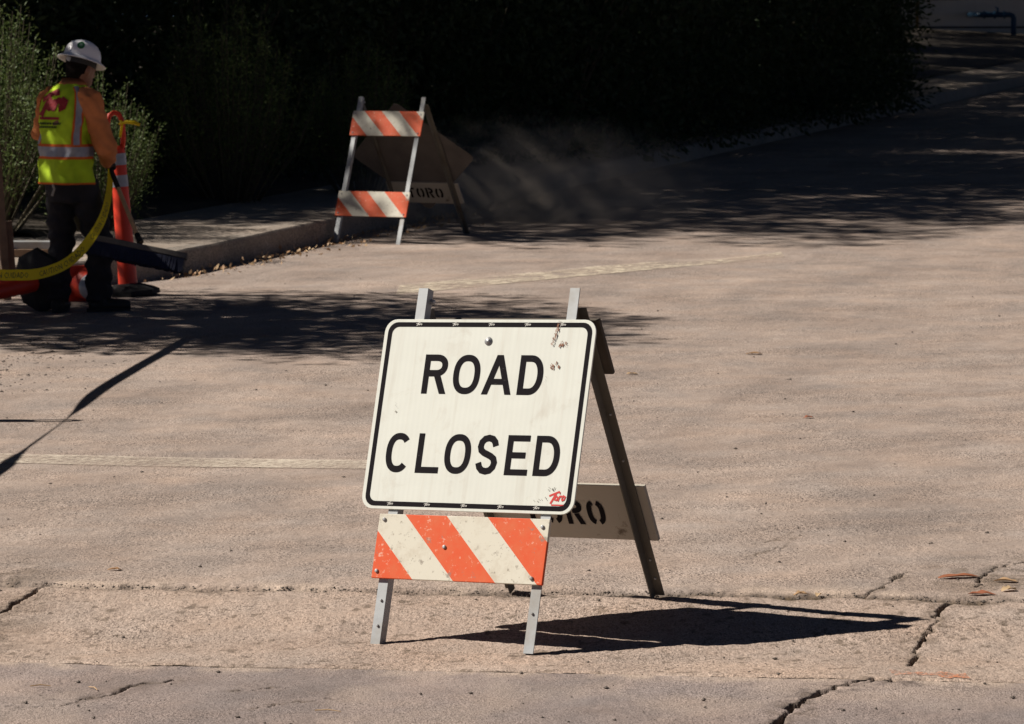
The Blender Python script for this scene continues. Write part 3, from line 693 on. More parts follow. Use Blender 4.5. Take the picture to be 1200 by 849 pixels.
# far barricade, carrying a diamond warning sign on its rear face
FX, FY = -0.9309, 29.2276
F = empty('striped_barricade', (FX, FY, 1.2989-0.0))
F.rotation_euler = (0, 0.0021, -0.4242)
tag(F, 'barricade with two orange and white striped rails and a diamond sign behind', 'barricade')
Lf = 1.2099
f2 = Frame(0.3907, -1); b2 = Frame(0.6316, 1)
zfront = float(road_z(FX-0.2, FY-0.5)); F.location.z = zfront+Lf*math.cos(0.3907)-0.003
Lb = (F.location.z-float(road_z(FX+0.3, FY+0.75)))/math.cos(0.6316)
for s_ in (-1, 1):
    leg('leg', f2, s_*0.2721, Lf, -s_, M['galv'], F); leg('leg', b2, s_*0.276, Lb, -s_, M['galv_dark'], F, 0.07)
hinge(F, 0.2721)
for q in (0.1228, 0.786):
    r_ = panel('striped_rail', f2, -0.305, 0.305, q, q+0.203, 0.0005, 0.012, M['stripes'], F)
    for (u, z) in ((-0.28, 0.18), (-0.28, 0.022), (0.28, 0.18), (0.28, 0.022)): bolt(r_, (u, -0.012, z), (0, -1, 0), 0.0065)
panel('rear_rail', b2, -0.305, 0.325, 0.85, 1.055, 0.001, 0.012, M['board'], F)
stencil_word('stencil_lettering', b2, -0.14, 0.85+0.15, 0.0, 0.10, 0.066, 0.082, 0.019, F, 0.0008)
mb = MB(); c45 = math.sqrt(.5); dm = [((x-y)*c45, (x+y)*c45) for x, y in rrect(0.381, 0.381, 0.045)]
plate(mb, dm, lambda x, y, n: b2.p(x, 0.60-y, 0.017+n), 0.003); tag(mb.build('diamond_sign', M['signback'], F), 'dark bare metal back of a diamond sign')

# ------------------------------------------------------------------ delineator posts and tape
def delineator(name, label, loc, rot=(0, 0, 0), with_base=True):
    e = empty(name, loc, rot); tag(e, label, 'delineator post', 'orange delineator posts')
    mb = MB(); n = 10
    mb.lathe([(0.0, 0.075), (0.07, 0.075), (0.10, 0.068), (0.17, 0.045), (0.2, 0.03), (0.205, 0.0), (0.0, 0.0)], (0, 0, 0), 8)
    mb.build('base', M['rubber'], e)
    mb = MB(); mb.lathe([(0.062, 0.07), (0.058, 0.3), (0.054, 0.6), (0.050, 0.93), (0.046, 0.95), (0.03, 0.965), (0, 0.968)], (0, 0, 0), 18); mb.build('post', M['orange_plastic'], e, smooth=True)
    for z in (0.70, 0.84):
        mb = MB(); mb.lathe([(0.0545, z), (0.0535, z+0.075)], (0, 0, 0), 18); mb.build('reflective_band', M['grey_band'], e, smooth=True)
    mb = MB(); p = [(0.042*math.cos(a), 0, 1.085+0.085*math.sin(a)) for a in [R_(-90+360*i/20) for i in range(20)]]
    mb.tube([(-0.035, 0, 0.95), (-0.047, 0, 1.02), (-0.047, 0, 1.12), (-0.03, 0, 1.165), (0, 0, 1.178), (0.03, 0, 1.165), (0.047, 0, 1.12), (0.047, 0, 1.02), (0.035, 0, 0.95)], (0.0165), 10); mb.build('handle_loop', M['orange_plastic'], e, smooth=True)
    return e
DX, DY = -2.475, 24.2; DZ = float(road_z(DX, DY))
delineator('delineator_post', 'orange tubular post with grey bands and loop handle beside the worker', (DX, DY, DZ+0.002), (R_(-1.5), R_(-4), R_(10)))
D2X, D2Y = -3.28, 17.55; D2Z = float(road_z(D2X, D2Y))
delineator('delineator_post', 'upright orange post holding the free run of the caution tape', (D2X, D2Y, D2Z+0.002), (0, 0, R_(40)))

def ribbon(path, width, tw, name, mat, n=120):
    """smooth ribbon through points; tw: twist angle at each point; returns object and a mapper"""
    P = [Vector(p) for p in path]; k = len(P)
    def cr(t):
        i = min(int(t), k-2); f = t-i; a, b, c, d = P[max(i-1, 0)], P[i], P[i+1], P[min(i+2, k-1)]
        return 0.5*((2*b)+(c-a)*f+(2*a-5*b+4*c-d)*f*f+(3*b-a-3*c+d)*f**3)
    ts = [(k-1)*i/(n-1) for i in range(n)]; C_ = [cr(t) for t in ts]; Wd = []
    for i, t in enumerate(ts):
        tg = (C_[min(i+1, n-1)]-C_[max(i-1, 0)]).normalized(); i0 = min(int(t), k-2); f = t-i0; f = f*f*(3-2*f); a = tw[i0]*(1-f)+tw[i0+1]*f
        up = Vector((0, 0, 1)); up = (up-tg*up.dot(tg)); up = up.normalized() if up.length > .05 else Vector((1, 0, 0)); sd_ = tg.cross(up)
        Wd.append((up*math.cos(a)+sd_*math.sin(a)).normalized())
    mb = MB(); vs = []
    for c, w in zip(C_, Wd): vs += [c-w*width/2, c+w*width/2]
    mb.add(vs, [(2*i, 2*i+2, 2*i+3, 2*i+1) for i in range(n-1)])
    ln = [0.0]
    for i in range(1, n): ln.append(ln[-1]+(C_[i]-C_[i-1]).length)
    def fn(s_, v, lift):
        s_ = min(max(s_, 0), ln[-1]-1e-4); i = max(j for j in range(n-1) if ln[j] <= s_); f = (s_-ln[i])/(ln[i+1]-ln[i])
        c = C_[i].lerp(C_[i+1], f); w = Wd[i].lerp(Wd[i+1], f).normalized(); tg = (C_[i+1]-C_[i]).normalized(); nn = tg.cross(w)
        if nn.y > 0: nn = -nn
        return c+w*v+nn*lift
    return mb, fn, ln[-1]
knot = Vector((DX-0.06, DY-0.03, DZ+1.10))
path = [(-2.49, 23.20, 1.03), (-2.47, 23.08, .90), (-2.477, 22.8, .725), (-2.531, 22.5, .586), (-2.635, 22.3, .466), (-2.762, 22.1, .413), (-2.887, 21.9, .412), (-3.04, 21.7, .445), (-3.4, 21.5, .62), (-4.13, 21.3, 1.12)]
tw = [0.45, 0.5, 0.45, 0.35, 0.2, 0.05, 0.0, 0.1, 0.3, 0.2]
mb, fn, tl = ribbon(path, 0.064, tw, 'caution_tape', M['tape'], 170)
tape = mb.build('caution_tape', M['tape'], smooth=True); tag(tape, 'sagging yellow caution tape hanging in front of the worker\'s legs', 'caution tape')
cu = bpy.data.curves.new('t', 'FONT'); cu.body = 'CAUTION CUIDADO'; cu.size = 0.048; cu.resolution_u = 1
to = bpy.data.objects.new('t', cu); C.objects.link(to); dg = bpy.context.evaluated_depsgraph_get(); dg.update()
tm = bpy.data.meshes.new_from_object(to.evaluated_get(dg)); tv = [v.co.copy() for v in tm.vertices]; tf = [tuple(p.vertices) for p in tm.polygons]
tw_ = max(v.x for v in tv)+0.10; bpy.data.objects.remove(to); bpy.data.curves.remove(cu); bpy.data.meshes.remove(tm)
k_ = 0
while (k_+1)*tw_ < 3.6:
    mb = MB(); mb.add([fn(3.6-(k_*tw_+v.x), (v.y-0.017), 0.0015) for v in tv], tf); k_ += 1
    tag(mb.build('tape_words', M['tape_print'], tape), kind='stuff')
mb = MB()
mb.tube([(DX-0.045, DY-0.02, DZ+1.02), (DX-0.03, DY-0.04, DZ+1.10), (DX-0.04, DY-0.03, DZ+1.13)], [(0.008, 0.003)]*3, 6)
mb.tube([(DX-0.05, DY-0.045, DZ+1.105), (DX+0.0, DY-0.05, DZ+1.12), (DX+0.05, DY-0.05, DZ+1.115), (DX+0.085, DY-0.05, DZ+1.10)], [(0.012, 0.006), (0.022, 0.012), (0.03, 0.014), (0.018, 0.01)], 8)
mb.build('knot', M['tape'], tape, smooth=True)
delineator('delineator_post', 'upright orange post where the sagging tape ends, left of the fallen post', (-4.2, 21.3, float(road_z(-4.2, 21.3))+0.002), (0, 0, R_(75)))
path2 = [(-3.285, 23.83, 1.50), (-3.20, 23.1, 1.42), (-3.13, 22.3, 1.36), (-3.12, 20.7, 1.22), (-3.17, 18.9, 1.10), (D2X+0.07, D2Y, D2Z+1.06), (-3.21, 16.6, 1.02), (-3.22, 15.6, 0.98), (-3.40, 13.38, 1.0)]
delineator('delineator_post', 'upright orange post at the far end of the taut tape, out by the joint', (-3.45, 13.34, float(road_z(-3.45, 13.34))+0.002), (0, 0, R_(20)))
mb, fn2, _ = ribbon(path2, 0.055, [-0.7, -0.7, -0.75, -0.7, -0.7, 0.72, 0.6, -0.7, -0.7], 'caution_tape', M['tape'], 120)
tag(mb.build('caution_tape', M['tape'], smooth=True), 'taut yellow caution tape strung from the wooden stake past an orange post', 'caution tape')
# fallen post and cone behind the worker
fz = float(road_z(-3.0, 22.9))
fp = delineator('delineator_post', 'fallen orange post with its black rubber base up on edge', (-2.90, 23.05, fz+0.195), (R_(0), R_(-97), R_(52)))
cone = empty('traffic_cone', (-2.71, 23.75, float(road_z(-2.71, 23.75))+0.117), (R_(0), R_(97), R_(-62))); cone.scale = (.85,)*3
tag(cone, 'small orange cone with a grey band lying between the worker\'s feet', 'traffic cone')
mb = MB(); mb.lathe([(0.125, 0.02), (0.03, 0.45), (0.022, 0.46), (0.0, 0.46)], (0, 0, 0), 18); mb.build('cone_body', M['orange_plastic'], cone, smooth=True)
mb = MB(); mb.lathe([(0.1015, 0.14), (0.0685, 0.29)], (0, 0, 0), 18); mb.build('reflective_band', M['grey_band'], cone, smooth=True)
mb = MB(); mb.box((0, 0, 0.01), (0.27, 0.27, 0.022)); mb.build('base', M['orange_plastic'], cone, bevel=0.004)
# lumber pile and stake on the sidewalk corner
for i, (x, y, L, w, h, z, a, mt, lab) in enumerate([
    (-3.95, 25.3, 1.9, 0.24, 0.05, 0.0, 4, 'lumber', 'weathered brown plank at the bottom of the sidewalk pile'),
    (-3.75, 25.35, 1.5, 0.14, 0.05, 0.05, -3, 'galv', 'grey metal form plank resting on the brown plank'),
    (-4.05, 25.32, 1.25, 0.20, 0.045, 0.10, 2, 'pinkboard', 'pale board lying on top of the plank pile')]):
    mb = MB(); mb.box((0, 0, h/2), (L, w, h)); o = mb.build('plank', M[mt], None, bevel=0.003); o.location = (x, y, float(road_z(x, y))+KH+0.004+z); o.rotation_euler = (0, 0, R_(a)); tag(o, lab, 'plank')
sx, sy = -3.22, 23.85; mb = MB(); mb.box((0, 0, 0.65), (0.05, 0.045, 1.5)); mb.box((0.03, 0.04, 0.20), (0.09, 0.03, 0.44)); o = mb.build('wooden_stake', M['lumber'], None, bevel=0.003)
o.location = (sx, sy, float(road_z(sx, sy))+0.08); o.rotation_euler = (0, R_(-3.5), R_(20)); tag(o, 'rough wooden stake standing between the fallen post and the plank pile', 'stake')

# ------------------------------------------------------------------ worker
WX, WY = -2.64, 23.0; WZ = float(road_z(WX, WY))
K = empty('person', (WX, WY, WZ)); KS = (0.97, 1.0, 1.03); K.scale = KS; tag(K, 'worker in white hard hat, lime vest and dark trousers, seen from behind with a broom', 'person')
fv = Vector((0.669, 0.743, 0)); rv = Vector((0.743, -0.669, 0)); V3 = Vector
def nz3(co, sc, seed): return fbm(co[:, 0]*sc+co[:, 1]*sc*0.7, co[:, 2]*sc+co[:, 1]*sc*0.5, seed, 3)-0.45
SR = V3((-0.075, 0.03, 1.285))+rv*0.175; SL = V3((-0.075, 0.03, 1.285))-rv*0.175
ER = V3((0.175, -0.075, 0.975)); EL = V3((-0.275, 0.14, 1.06)); HR = V3((0.155, 0.14, 0.885)); HL = V3((-0.10, 0.36, 0.98))
neck = V3((-0.035, 0.055, 1.34)); hc = V3((0.0, 0.075, 1.45))
hipL, kneeL, ankL = V3((-0.135, 0.03, 0.78)), V3((-0.130, 0.06, 0.43)), V3((-0.150, -0.02, 0.09))
hipR, kneeR, ankR = V3((0.010, -0.03, 0.78)), V3((0.105, 0.05, 0.44)), V3((0.105, 0.03, 0.09))
hm = Matrix.Rotation(-math.atan2(fv.x, fv.y), 3, 'Z') @ Matrix.Rotation(R_(-14), 3, 'X')   # head frame: y forward, nods down
mb = MB()
mb.tube([(-0.065, 0, 0.74), (-0.075, 0, 0.95), (-0.08, 0.01, 1.15), (-0.075, 0.03, 1.26), (-0.055, 0.045, 1.33)], [0.12, 0.115, 0.125, 0.115, 0.065], 16)
mb.tube([(-0.06, 0.04, 1.29), neck, hc-V3((0, 0, .03))], [0.062, 0.056, 0.055], 12)
mb.ball(hc, (0.078, 0.098, 0.112), M=hm); mb.ball(hc+hm @ V3((0, 0.035, -0.06)), (0.058, 0.062, 0.06), M=hm)
mb.tube([hc+hm @ V3((0, 0.085, 0.02)), hc+hm @ V3((0, 0.112, -0.025)), hc+hm @ V3((0, 0.095, -0.035))], [0.011, 0.016, 0.013], 8)
for s_ in (-1, 1):
    mb.ball(hc+hm @ V3((s_*0.08, -0.005, -0.012)), (0.012, 0.02, 0.033), M=hm)
    mb.ball(hc+hm @ V3((s_*0.032, 0.082, 0.012)), (0.016, 0.014, 0.012), M=hm)
mb.ball(hc+hm @ V3((0, 0.088, -0.062)), (0.027, 0.013, 0.011), M=hm)
mb.tube([SR, ER, HR], [0.055, 0.045, 0.032], 12); mb.tube([SL, EL, HL], [0.055, 0.045, 0.032], 12)
mb.tube([hipL, kneeL, ankL], [0.09, 0.06, 0.045], 12); mb.tube([hipR, kneeR, ankR], [0.09, 0.06, 0.045], 12)
hdir = V3((-0.355, 0.61, 0.707)).normalized()                   # broom handle direction
def hand(mb, wrist, toward, grip, axis, thumb=1):
    """palm and five fingers wrapped round an axis line through grip"""
    ax = V3(axis).normalized(); out = (V3(wrist)-V3(grip)); out = (out-ax*out.dot(ax)).normalized(); sd_ = ax.cross(out)*thumb; g = V3(grip)
    mb.tube([wrist, g+out*0.055+sd_*0.0, g+out*0.028], [0.028, (0.038), 0.030], 10)
    for i, (o_, L_) in enumerate(((0.033, 0.95), (0.011, 1.05), (-0.011, 1.0), (-0.032, 0.85))):
        c = g+ax*o_
        mb.tube([c+out*0.034+sd_*0.012, c+out*0.012*L_+sd_*0.031, c-out*0.018*L_+sd_*0.026, c-out*0.029*L_-sd_*0.004, c-out*0.016-sd_*0.022*L_], [0.0105, 0.0105, 0.0098, 0.009, 0.0078], 8)
    mb.tube([g+out*0.045+ax*0.03-sd_*0.008, g+out*0.026+ax*0.05-sd_*0.024, g+ax*0.052-sd_*0.029, g-out*0.016+ax*0.045-sd_*0.022], [0.013, 0.012, 0.011, 0.009], 8)
hand(mb, HR, None, V3(HR)+V3((0.0, 0.05, -0.012)), hdir)
GL = V3(HL)+V3((0.02, 0.05, 0.02)); hand(mb, HL, None, GL, hdir, -1)
remesh(mb, 'body', M['skin'], 0.008, 3, K)
mb = MB(); hand(mb, HR, None, V3(HR)+V3((0.0, 0.05, -0.012)), hdir); mb.tube([V3(HR)*0.88+ER*0.12, HR, V3(HR)+V3((0, 0.01, -0.012))], [0.040, 0.037, 0.034], 12)
remesh(mb, 'glove', M['glove'], 0.005, 1, K, disp=lambda co: 0.0025+0*co[:, 0])
mb = MB(); hand(mb, HL, None, GL, hdir, -1); mb.tube([V3(HL)*0.88+EL*0.12, HL, V3(HL)+V3((0, 0.01, 0.005))], [0.040, 0.037, 0.034], 12)
remesh(mb, 'glove', M['glove'], 0.005, 1, K, disp=lambda co: 0.0025+0*co[:, 0])
# hair cap at nape and sides
mb = MB(); mb.ball(hc+hm @ V3((0, -0.018, 0.018)), (0.084, 0.092, 0.108), M=hm); mb.ball(hc+hm @ V3((0, -0.055, -0.045)), (0.06, 0.045, 0.05), M=hm); remesh(mb, 'hair', M['hair'], 0.008, 2, K)
# trousers with folds
def folds(co):
    z = co[:, 2]; f = np.sin(z*62+6*fbm(co[:, 0]*9, z*7, 3, 3)+co[:, 0]*20)*0.006*(1-sstep(0.55, 0.75, z)); return f*1.4+0.022*nz3(co, 18, 9)+0.004
mb = MB()
mb.tube([(-0.075, 0.0, 0.66), (-0.075, 0, 0.76), (-0.078, 0, 0.86)], [0.130, 0.128, 0.112], 16)
mb.tube([hipL+V3((-.0, 0, 0.02)), (hipL+kneeL)/2, kneeL, (kneeL+ankL)/2, ankL+V3((0, 0, -0.02))], [0.092, 0.092, 0.080, 0.074, 0.072], 14)
mb.tube([hipR+V3((0, 0, 0.02)), (hipR+kneeR)/2, kneeR, (kneeR+ankR)/2, ankR+V3((0, 0, -0.02))], [0.085, 0.094, 0.084, 0.078, 0.078], 14)
remesh(mb, 'trousers', M['trouser'], 0.011, 3, K, folds)
# boots
for a, tdir in ((ankL, V3((0.12, 0.99, 0)).normalized()), (ankR, V3((0.93, 0.36, 0)).normalized())):
    mb = MB(); g = V3((a.x, a.y, 0))
    mb.tube([g+V3((0, 0, 0.17)), g+V3((0, 0, 0.10)), g+V3((0, 0, 0.055))], [0.05, 0.05, 0.048], 12)
    mb.tube([g-tdir*0.065+V3((0, 0, 0.04)), g+V3((0, 0, 0.045)), g+tdir*0.09+V3((0, 0, 0.042)), g+tdir*0.165+V3((0, 0, 0.038)), g+tdir*0.20+V3((0, 0, 0.035))], [(0.036, 0.034), (0.042, 0.04), (0.048, 0.036), (0.046, 0.034), (0.03, 0.026)], 12)
    bt = remesh(mb, 'boot', M['boot'], 0.008, 3, K)
    mb = MB(); out = []
    for i in range(20):
        an = 6.283*i/20; rr = V3((-tdir.y, tdir.x, 0)); out.append(g+tdir*(0.062+0.145*math.cos(an))+rr*(0.046*math.sin(an)*(1+0.12*math.cos(an))))
    mb.add([p+V3((0, 0, 0.0)) for p in out]+[p+V3((0, 0, 0.022)) for p in out], [tuple(reversed(range(20))), tuple(range(20, 40))]+[(i, (i+1) % 20, 20+(i+1) % 20, 20+i) for i in range(20)]); mb.build('sole', M['rubber'], bt)
# shirt
def ring(c, a, b, th, z): return V3((c[0], c[1], z))+rv*a*math.cos(th)+fv*b*math.sin(th)
VR_ = [(.765, -.088, 0, .192, .140), (.80, -.088, 0, .190, .140), (.86, -.09, 0, .184, .134), (.95, -.09, 0, .180, .128), (1.04, -.09, 0, .184, .127), (1.12, -.085, .01, .194, .128), (1.20, -.08, .02, .200, .125), (1.26, -.076, .026, .192, .114), (1.305, -.072, .03, .165, .10), (1.34, -.066, .036, .118, .085), (1.358, -.06, .04, .085, .073)]
def vest_at(th, z, lift=0.0):
    zs = [r[0] for r in VR_]; z = min(max(z, zs[0]), zs[-1]); i = max(j for j in range(len(zs)-1) if zs[j] <= z); f = (z-zs[i])/(zs[i+1]-zs[i]); g = [VR_[i][k]*(1-f)+VR_[i+1][k]*f for k in range(5)]
    e = 2/2.5; c, s_ = math.cos(th), math.sin(th); a = math.copysign(abs(c)**e, c)*(g[3]+lift); b = math.copysign(abs(s_)**e, s_)*(g[4]+lift)
    w = 0.008*math.sin(th*5+z*16)*(1-min(1, max(0, (z-1.1)/.2)))+0.006*math.sin(th*9-z*23+2*math.sin(z*31))+0.004*math.sin(z*47+th*3)*(1 if z < 1.2 else 0); k = 1+w/0.15
    return V3((g[1], g[2], z))+rv*a*k+fv*b*k
mb = MB()
mb.tube([(-0.085, 0, 0.755), (-0.088, 0, 0.95), (-0.08, 0.015, 1.18), (-0.072, 0.03, 1.28), (-0.06, 0.045, 1.345)], [0.112, 0.110, 0.115, 0.10, 0.072], 16)
mb.tube([SR-rv*0.05, SR+V3((0.015, 0, -0.02)), (SR+ER)/2, ER, (ER+HR)/2, HR*0.85+ER*0.15], [0.07, 0.080, 0.075, 0.070, 0.058, 0.047], 14)
mb.tube([SL+rv*0.05, SL+V3((-0.01, 0, -0.02)), (SL+EL)/2, EL, (EL+HL)/2, HL*0.85+EL*0.15], [0.07, 0.075, 0.066, 0.060, 0.052, 0.046], 14)
remesh(mb, 'shirt', M['shirt'], 0.010, 3, K, lambda co: 0.015*nz3(co, 17, 15)+0.004*np.sin(co[:, 2]*70+co[:, 0]*60+9*fbm(co[:, 0]*8, co[:, 2]*8, 5, 2)))
mb = MB(); cl = []
for i in range(28):
    a = 6.283*i/28; cl.append((V3((-0.055, 0.045, 1.335))+rv*0.088*math.cos(a)+fv*0.075*math.sin(a), V3((-0.045, 0.055, 1.385))+rv*0.072*math.cos(a)+fv*0.066*math.sin(a)+V3((0, 0, 0.010*math.sin(a)*-1)), V3((-0.052, 0.047, 1.352))+rv*0.10*math.cos(a)+fv*0.088*math.sin(a)))
vs = [p for c in cl for p in c]; fs = []
for i in range(28):
    j = (i+1) % 28
    for k in range(2): fs.append((i*3+k, j*3+k, j*3+k+1, i*3+k+1))
mb.add(vs, fs); mb.build('shirt_collar', M['shirt'], K, smooth=True)
# vest, its bands and print
mb = MB(); nt, nz = 72, 40; zz = [VR_[0][0]+(VR_[-1][0]-VR_[0][0])*i/(nz-1) for i in range(nz)]
vs = [vest_at(2*math.pi*k/nt, z) for z in zz for k in range(nt)]
# shirt-tail hem drops at the right
fs = [(i*nt+k, i*nt+(k+1) % nt, (i+1)*nt+(k+1) % nt, (i+1)*nt+k) for i in range(nz-1) for k in range(nt)]
mb.add(vs, fs); vest = mb.build('vest', M['lime'], K, smooth=True)
def strip(name, th0, th1, z0, z1, mat, lift, nth=30, nzz=16, parent=vest):
    mb = MB(); vs = [vest_at(R_(th0+(th1-th0)*i/(nth-1)), z0+(z1-z0)*j/(nzz-1), lift) for j in range(nzz) for i in range(nth)]
    mb.add(vs, [(j*nth+i, j*nth+i+1, (j+1)*nth+i+1, (j+1)*nth+i) for j in range(nzz-1) for i in range(nth-1)]); return mb.build(name, mat, parent, smooth=True)
strip('waist_trim', -180, 180, .914, 1.004, M['vest_orange'], 0.003, 90, 5); strip('waist_band', -180, 180, .930, .988, M['vest_grey'], 0.005, 90, 5)
for c_ in (-26, 206-360):
    strip('shoulder_trim', c_-15, c_+15, 1.0, 1.34, M['vest_orange'], 0.0035, 10, 20); strip('shoulder_band', c_-9, c_+9, 1.0, 1.345, M['vest_grey'], 0.0055, 8, 20)
strip('hem_trim', -180, 180, .765, .776, M['vest_orange'], 0.002, 90, 3)
vf = lambda u, v, l=0: vest_at(-math.pi/2-0.12+u/0.155, v, 0.004+l*3)
mb = MB(); put(mb, [off_strip([(x*.175, y*.155) for x, y in pts], t*.155*1.45) for pts, t in LOGO], -0.085, 1.165, vf); mb.build('back_logo', M['vest_red'], vest)
mb = MB()
for (u0, u1, z0, z1) in ((-.07, .055, 1.147, 1.163),): mb.add([vf(u0+(u1-u0)*i/8, z) for z in (z0, z1) for i in range(9)], [(i, i+1, 10+i, 9+i) for i in range(8)])
mb.build('logo_bar', M['vest_red'], vest)
mb = MB(); r5 = random.Random(5)
for (u0, u1, z0, z1, n) in ((-.085, .07, 1.118, 1.130, 15), (-.05, .045, 1.098, 1.109, 10)):
    for i in range(n):
        a = u0+(u1-u0)*(i+.1)/n; b = u0+(u1-u0)*(i+.8)/n; mb.add([vf(a, z0), vf(b, z0), vf(b, z1*(1)), vf(a, z1)], [(0, 1, 2, 3)])
mb.build('back_print', M['vest_dark'], vest)
# belt and key strap
mb = MB(); mb.tube([(-0.16, -0.14, 0.765), (-0.15, -0.152, 0.74), (-0.165, -0.150, 0.70)], 0.008, 6); mb.build('key_strap', M['board'], K)
# hard hat
hh = hc+hm @ V3((0, -0.005, 0.055)); ht = hm @ Matrix.Rotation(R_(-3), 3, 'X')
mb = MB(); mb.lathe([(0.0, 0.112), (0.022, 0.111), (0.05, 0.104), (0.078, 0.088), (0.098, 0.062), (0.107, 0.034), (0.110, 0.008), (0.114, 0.0), (0.128, -0.008), (0.142, -0.017), (0.146, -0.022), (0.143, -0.0245), (0.128, -0.014), (0.112, -0.006), (0.104, 0.0), (0.10, 0.04), (0.07, 0.085), (0, 0.105)], (0, 0, 0), 32, 0.98, 1.16)
hat = mb.build('hard_hat', M['helmet'], K, smooth=True); hat.location = hh; hat.rotation_euler = ht.to_euler()
mb = MB()
for dx in (-0.028, 0, 0.028):
    mb.tube([(dx, 0.105*math.cos(a)*1.05, 0.108*math.sin(a)+0.004-abs(dx)*0.18) for a in [R_(30+120*i/12) for i in range(13)]], [(0.006, 0.004)]*13, 6)
mb.build('ridge', M['helmet'], hat, smooth=True)
def hat_pt(az, t, l=0.0015):
    pr = [(0.050, 0.104), (0.078, 0.088), (0.098, 0.062), (0.107, 0.034), (0.110, 0.008)]; i = min(int(t*4), 3); f = t*4-i; r = pr[i][0]*(1-f)+pr[i+1][0]*f+l; z = pr[i][1]*(1-f)+pr[i+1][1]*f+l; return V3((r*0.98*math.cos(az), r*1.16*math.sin(az), z))
for (rad, mt, l, nm) in ((0.024, 'green', 0.0018, 'sticker'), (0.010, 'lightgreen', 0.003, 'sticker_mark')):
    mb = MB(); a0, t0 = R_(-48), 0.52; pts = [hat_pt(a0, t0, l)]
    for i in range(20): an = 6.283*i/20; pts.append(hat_pt(a0+rad*math.cos(an)/0.11, t0+rad*math.sin(an)/0.105, l))
    mb.add(pts, [(0, 1+i, 1+(i+1) % 20) for i in range(20)]); mb.build(nm, M[mt], hat)
mb = MB(); mb.lathe([(0.094, -0.005), (0.096, -0.028), (0.092, -0.045)], (0, 0, 0), 28, 0.95, 1.1); mb.build('suspension_band', M['strap'], hat, smooth=True)
mb = MB(); mb.lathe([(0.016, 0), (0.014, 0.014), (0, 0.016)], (0, 0, 0), 12); o = mb.build('ratchet_knob', M['grey_band'], hat, smooth=True); o.location = (0, -0.103, -0.028); o.rotation_euler = (R_(90), 0, 0)

# push broom in his right hand
gl_ = V3(HR)+V3((0.0, 0.05, -0.012)); grip = V3((WX, WY, WZ))+V3((gl_.x*KS[0], gl_.y*KS[1], gl_.z*KS[2]))
bp = empty('push_broom', grip); tag(bp, 'push broom with pale handle and wide dark blue bristle head held off the ground', 'broom')
low = -hdir*0.65; topv = hdir*0.60
mb = MB(); mb.tube([low, V3((0, 0, 0)), topv], 0.0135, 10); mb.build('handle', M['wood'], bp, smooth=True)
mb = MB(); mb.tube([-hdir*0.20, hdir*0.10], 0.0155, 10); mb.build('grip', M['rubber'], bp, smooth=True)
bx = V3((0.98, -0.03, -0.195)).normalized(); bn = V3((-0.12, -0.25, -0.96)); bn = (bn-bx*bn.dot(bx)).normalized(); by = bx.cross(bn)
Mb = Matrix((bx, by, -bn)).transposed(); hcn = low+bn*0.012-bx*0.012
mb = MB(); mb.box((0, 0, -0.018), (0.62, 0.075, 0.036)); bk = mb.build('broom_head', M['broomblock'], bp, bevel=0.006); bk.location = hcn; bk.rotation_euler = Mb.to_euler()
mb = MB(); mb.tube([low-hdir*0.0, low+hdir*0.07], [0.022, 0.017], 10); mb.build('socket', M['rubber'], bp, smooth=True)
mb = MB(); rb = random.Random(2)
for i in range(64):
    for j in range(7):
        x = -0.30+0.60*(i+.5)/64; y = -0.03+0.06*j/6; sx_ = (y*0.35+rb.uniform(-.006, .006)); L_ = 0.086+rb.uniform(-.006, .004)
        mb.add([(x-.0048, y-.0048, -0.036), (x+.0048, y-.0048, -0.036), (x+.0048, y+.0048, -0.036), (x-.0048, y+.0048, -0.036), (x-.006+sx_*.2, y-.005+sx_, -0.036-L_), (x+.006, y-.005+sx_, -0.036-L_), (x+.006, y+.005+sx_, -0.036-L_), (x-.006, y+.005+sx_, -0.036-L_)], [(0, 1, 5, 4), (1, 2, 6, 5), (2, 3, 7, 6), (3, 0, 4, 7), (4, 5, 6, 7)])
br = mb.build('bristles', M['bristle'], bp); br.location = hcn; br.rotation_euler = Mb.to_euler(); br['kind'] = 'stuff'
# ------------------------------------------------------------------ vegetation
def leaf_cloud(name, P, N, ln, wd, mat, seed, up=0.0):
    """many two-triangle leaves; P (n,3) positions, N (n,3) growth direction"""
    rs = np.random.RandomState(seed); n = len(P)
    d = N+rs.normal(0, 0.55, (n, 3)); d[:, 2] += up; d /= np.linalg.norm(d, axis=1)[:, None]
    s = np.cross(d, rs.normal(0, 1, (n, 3))); s /= np.linalg.norm(s, axis=1)[:, None]; nn = np.cross(d, s)
    L = (ln*(0.6+0.8*rs.rand(n)))[:, None]; Wd = (wd*(0.6+0.8*rs.rand(n)))[:, None]
    a = P; b = P+d*L*.5+s*Wd*.5+nn*L*.08; c = P+d*L; e = P+d*L*.5-s*Wd*.5+nn*L*.08
    v = np.stack([a, b, c, e], 1).reshape(-1, 3).astype('f'); q = np.arange(4*n, dtype='i')
    me = bpy.data.meshes.new(name); me.vertices.add(4*n); me.vertices.foreach_set('co', v.ravel()); me.loops.add(4*n); me.loops.foreach_set('vertex_index', q)
    me.polygons.add(n); me.polygons.foreach_set('loop_start', np.arange(0, 4*n, 4, dtype='i')); me.materials.append(mat); me.update(calc_edges=True); return me
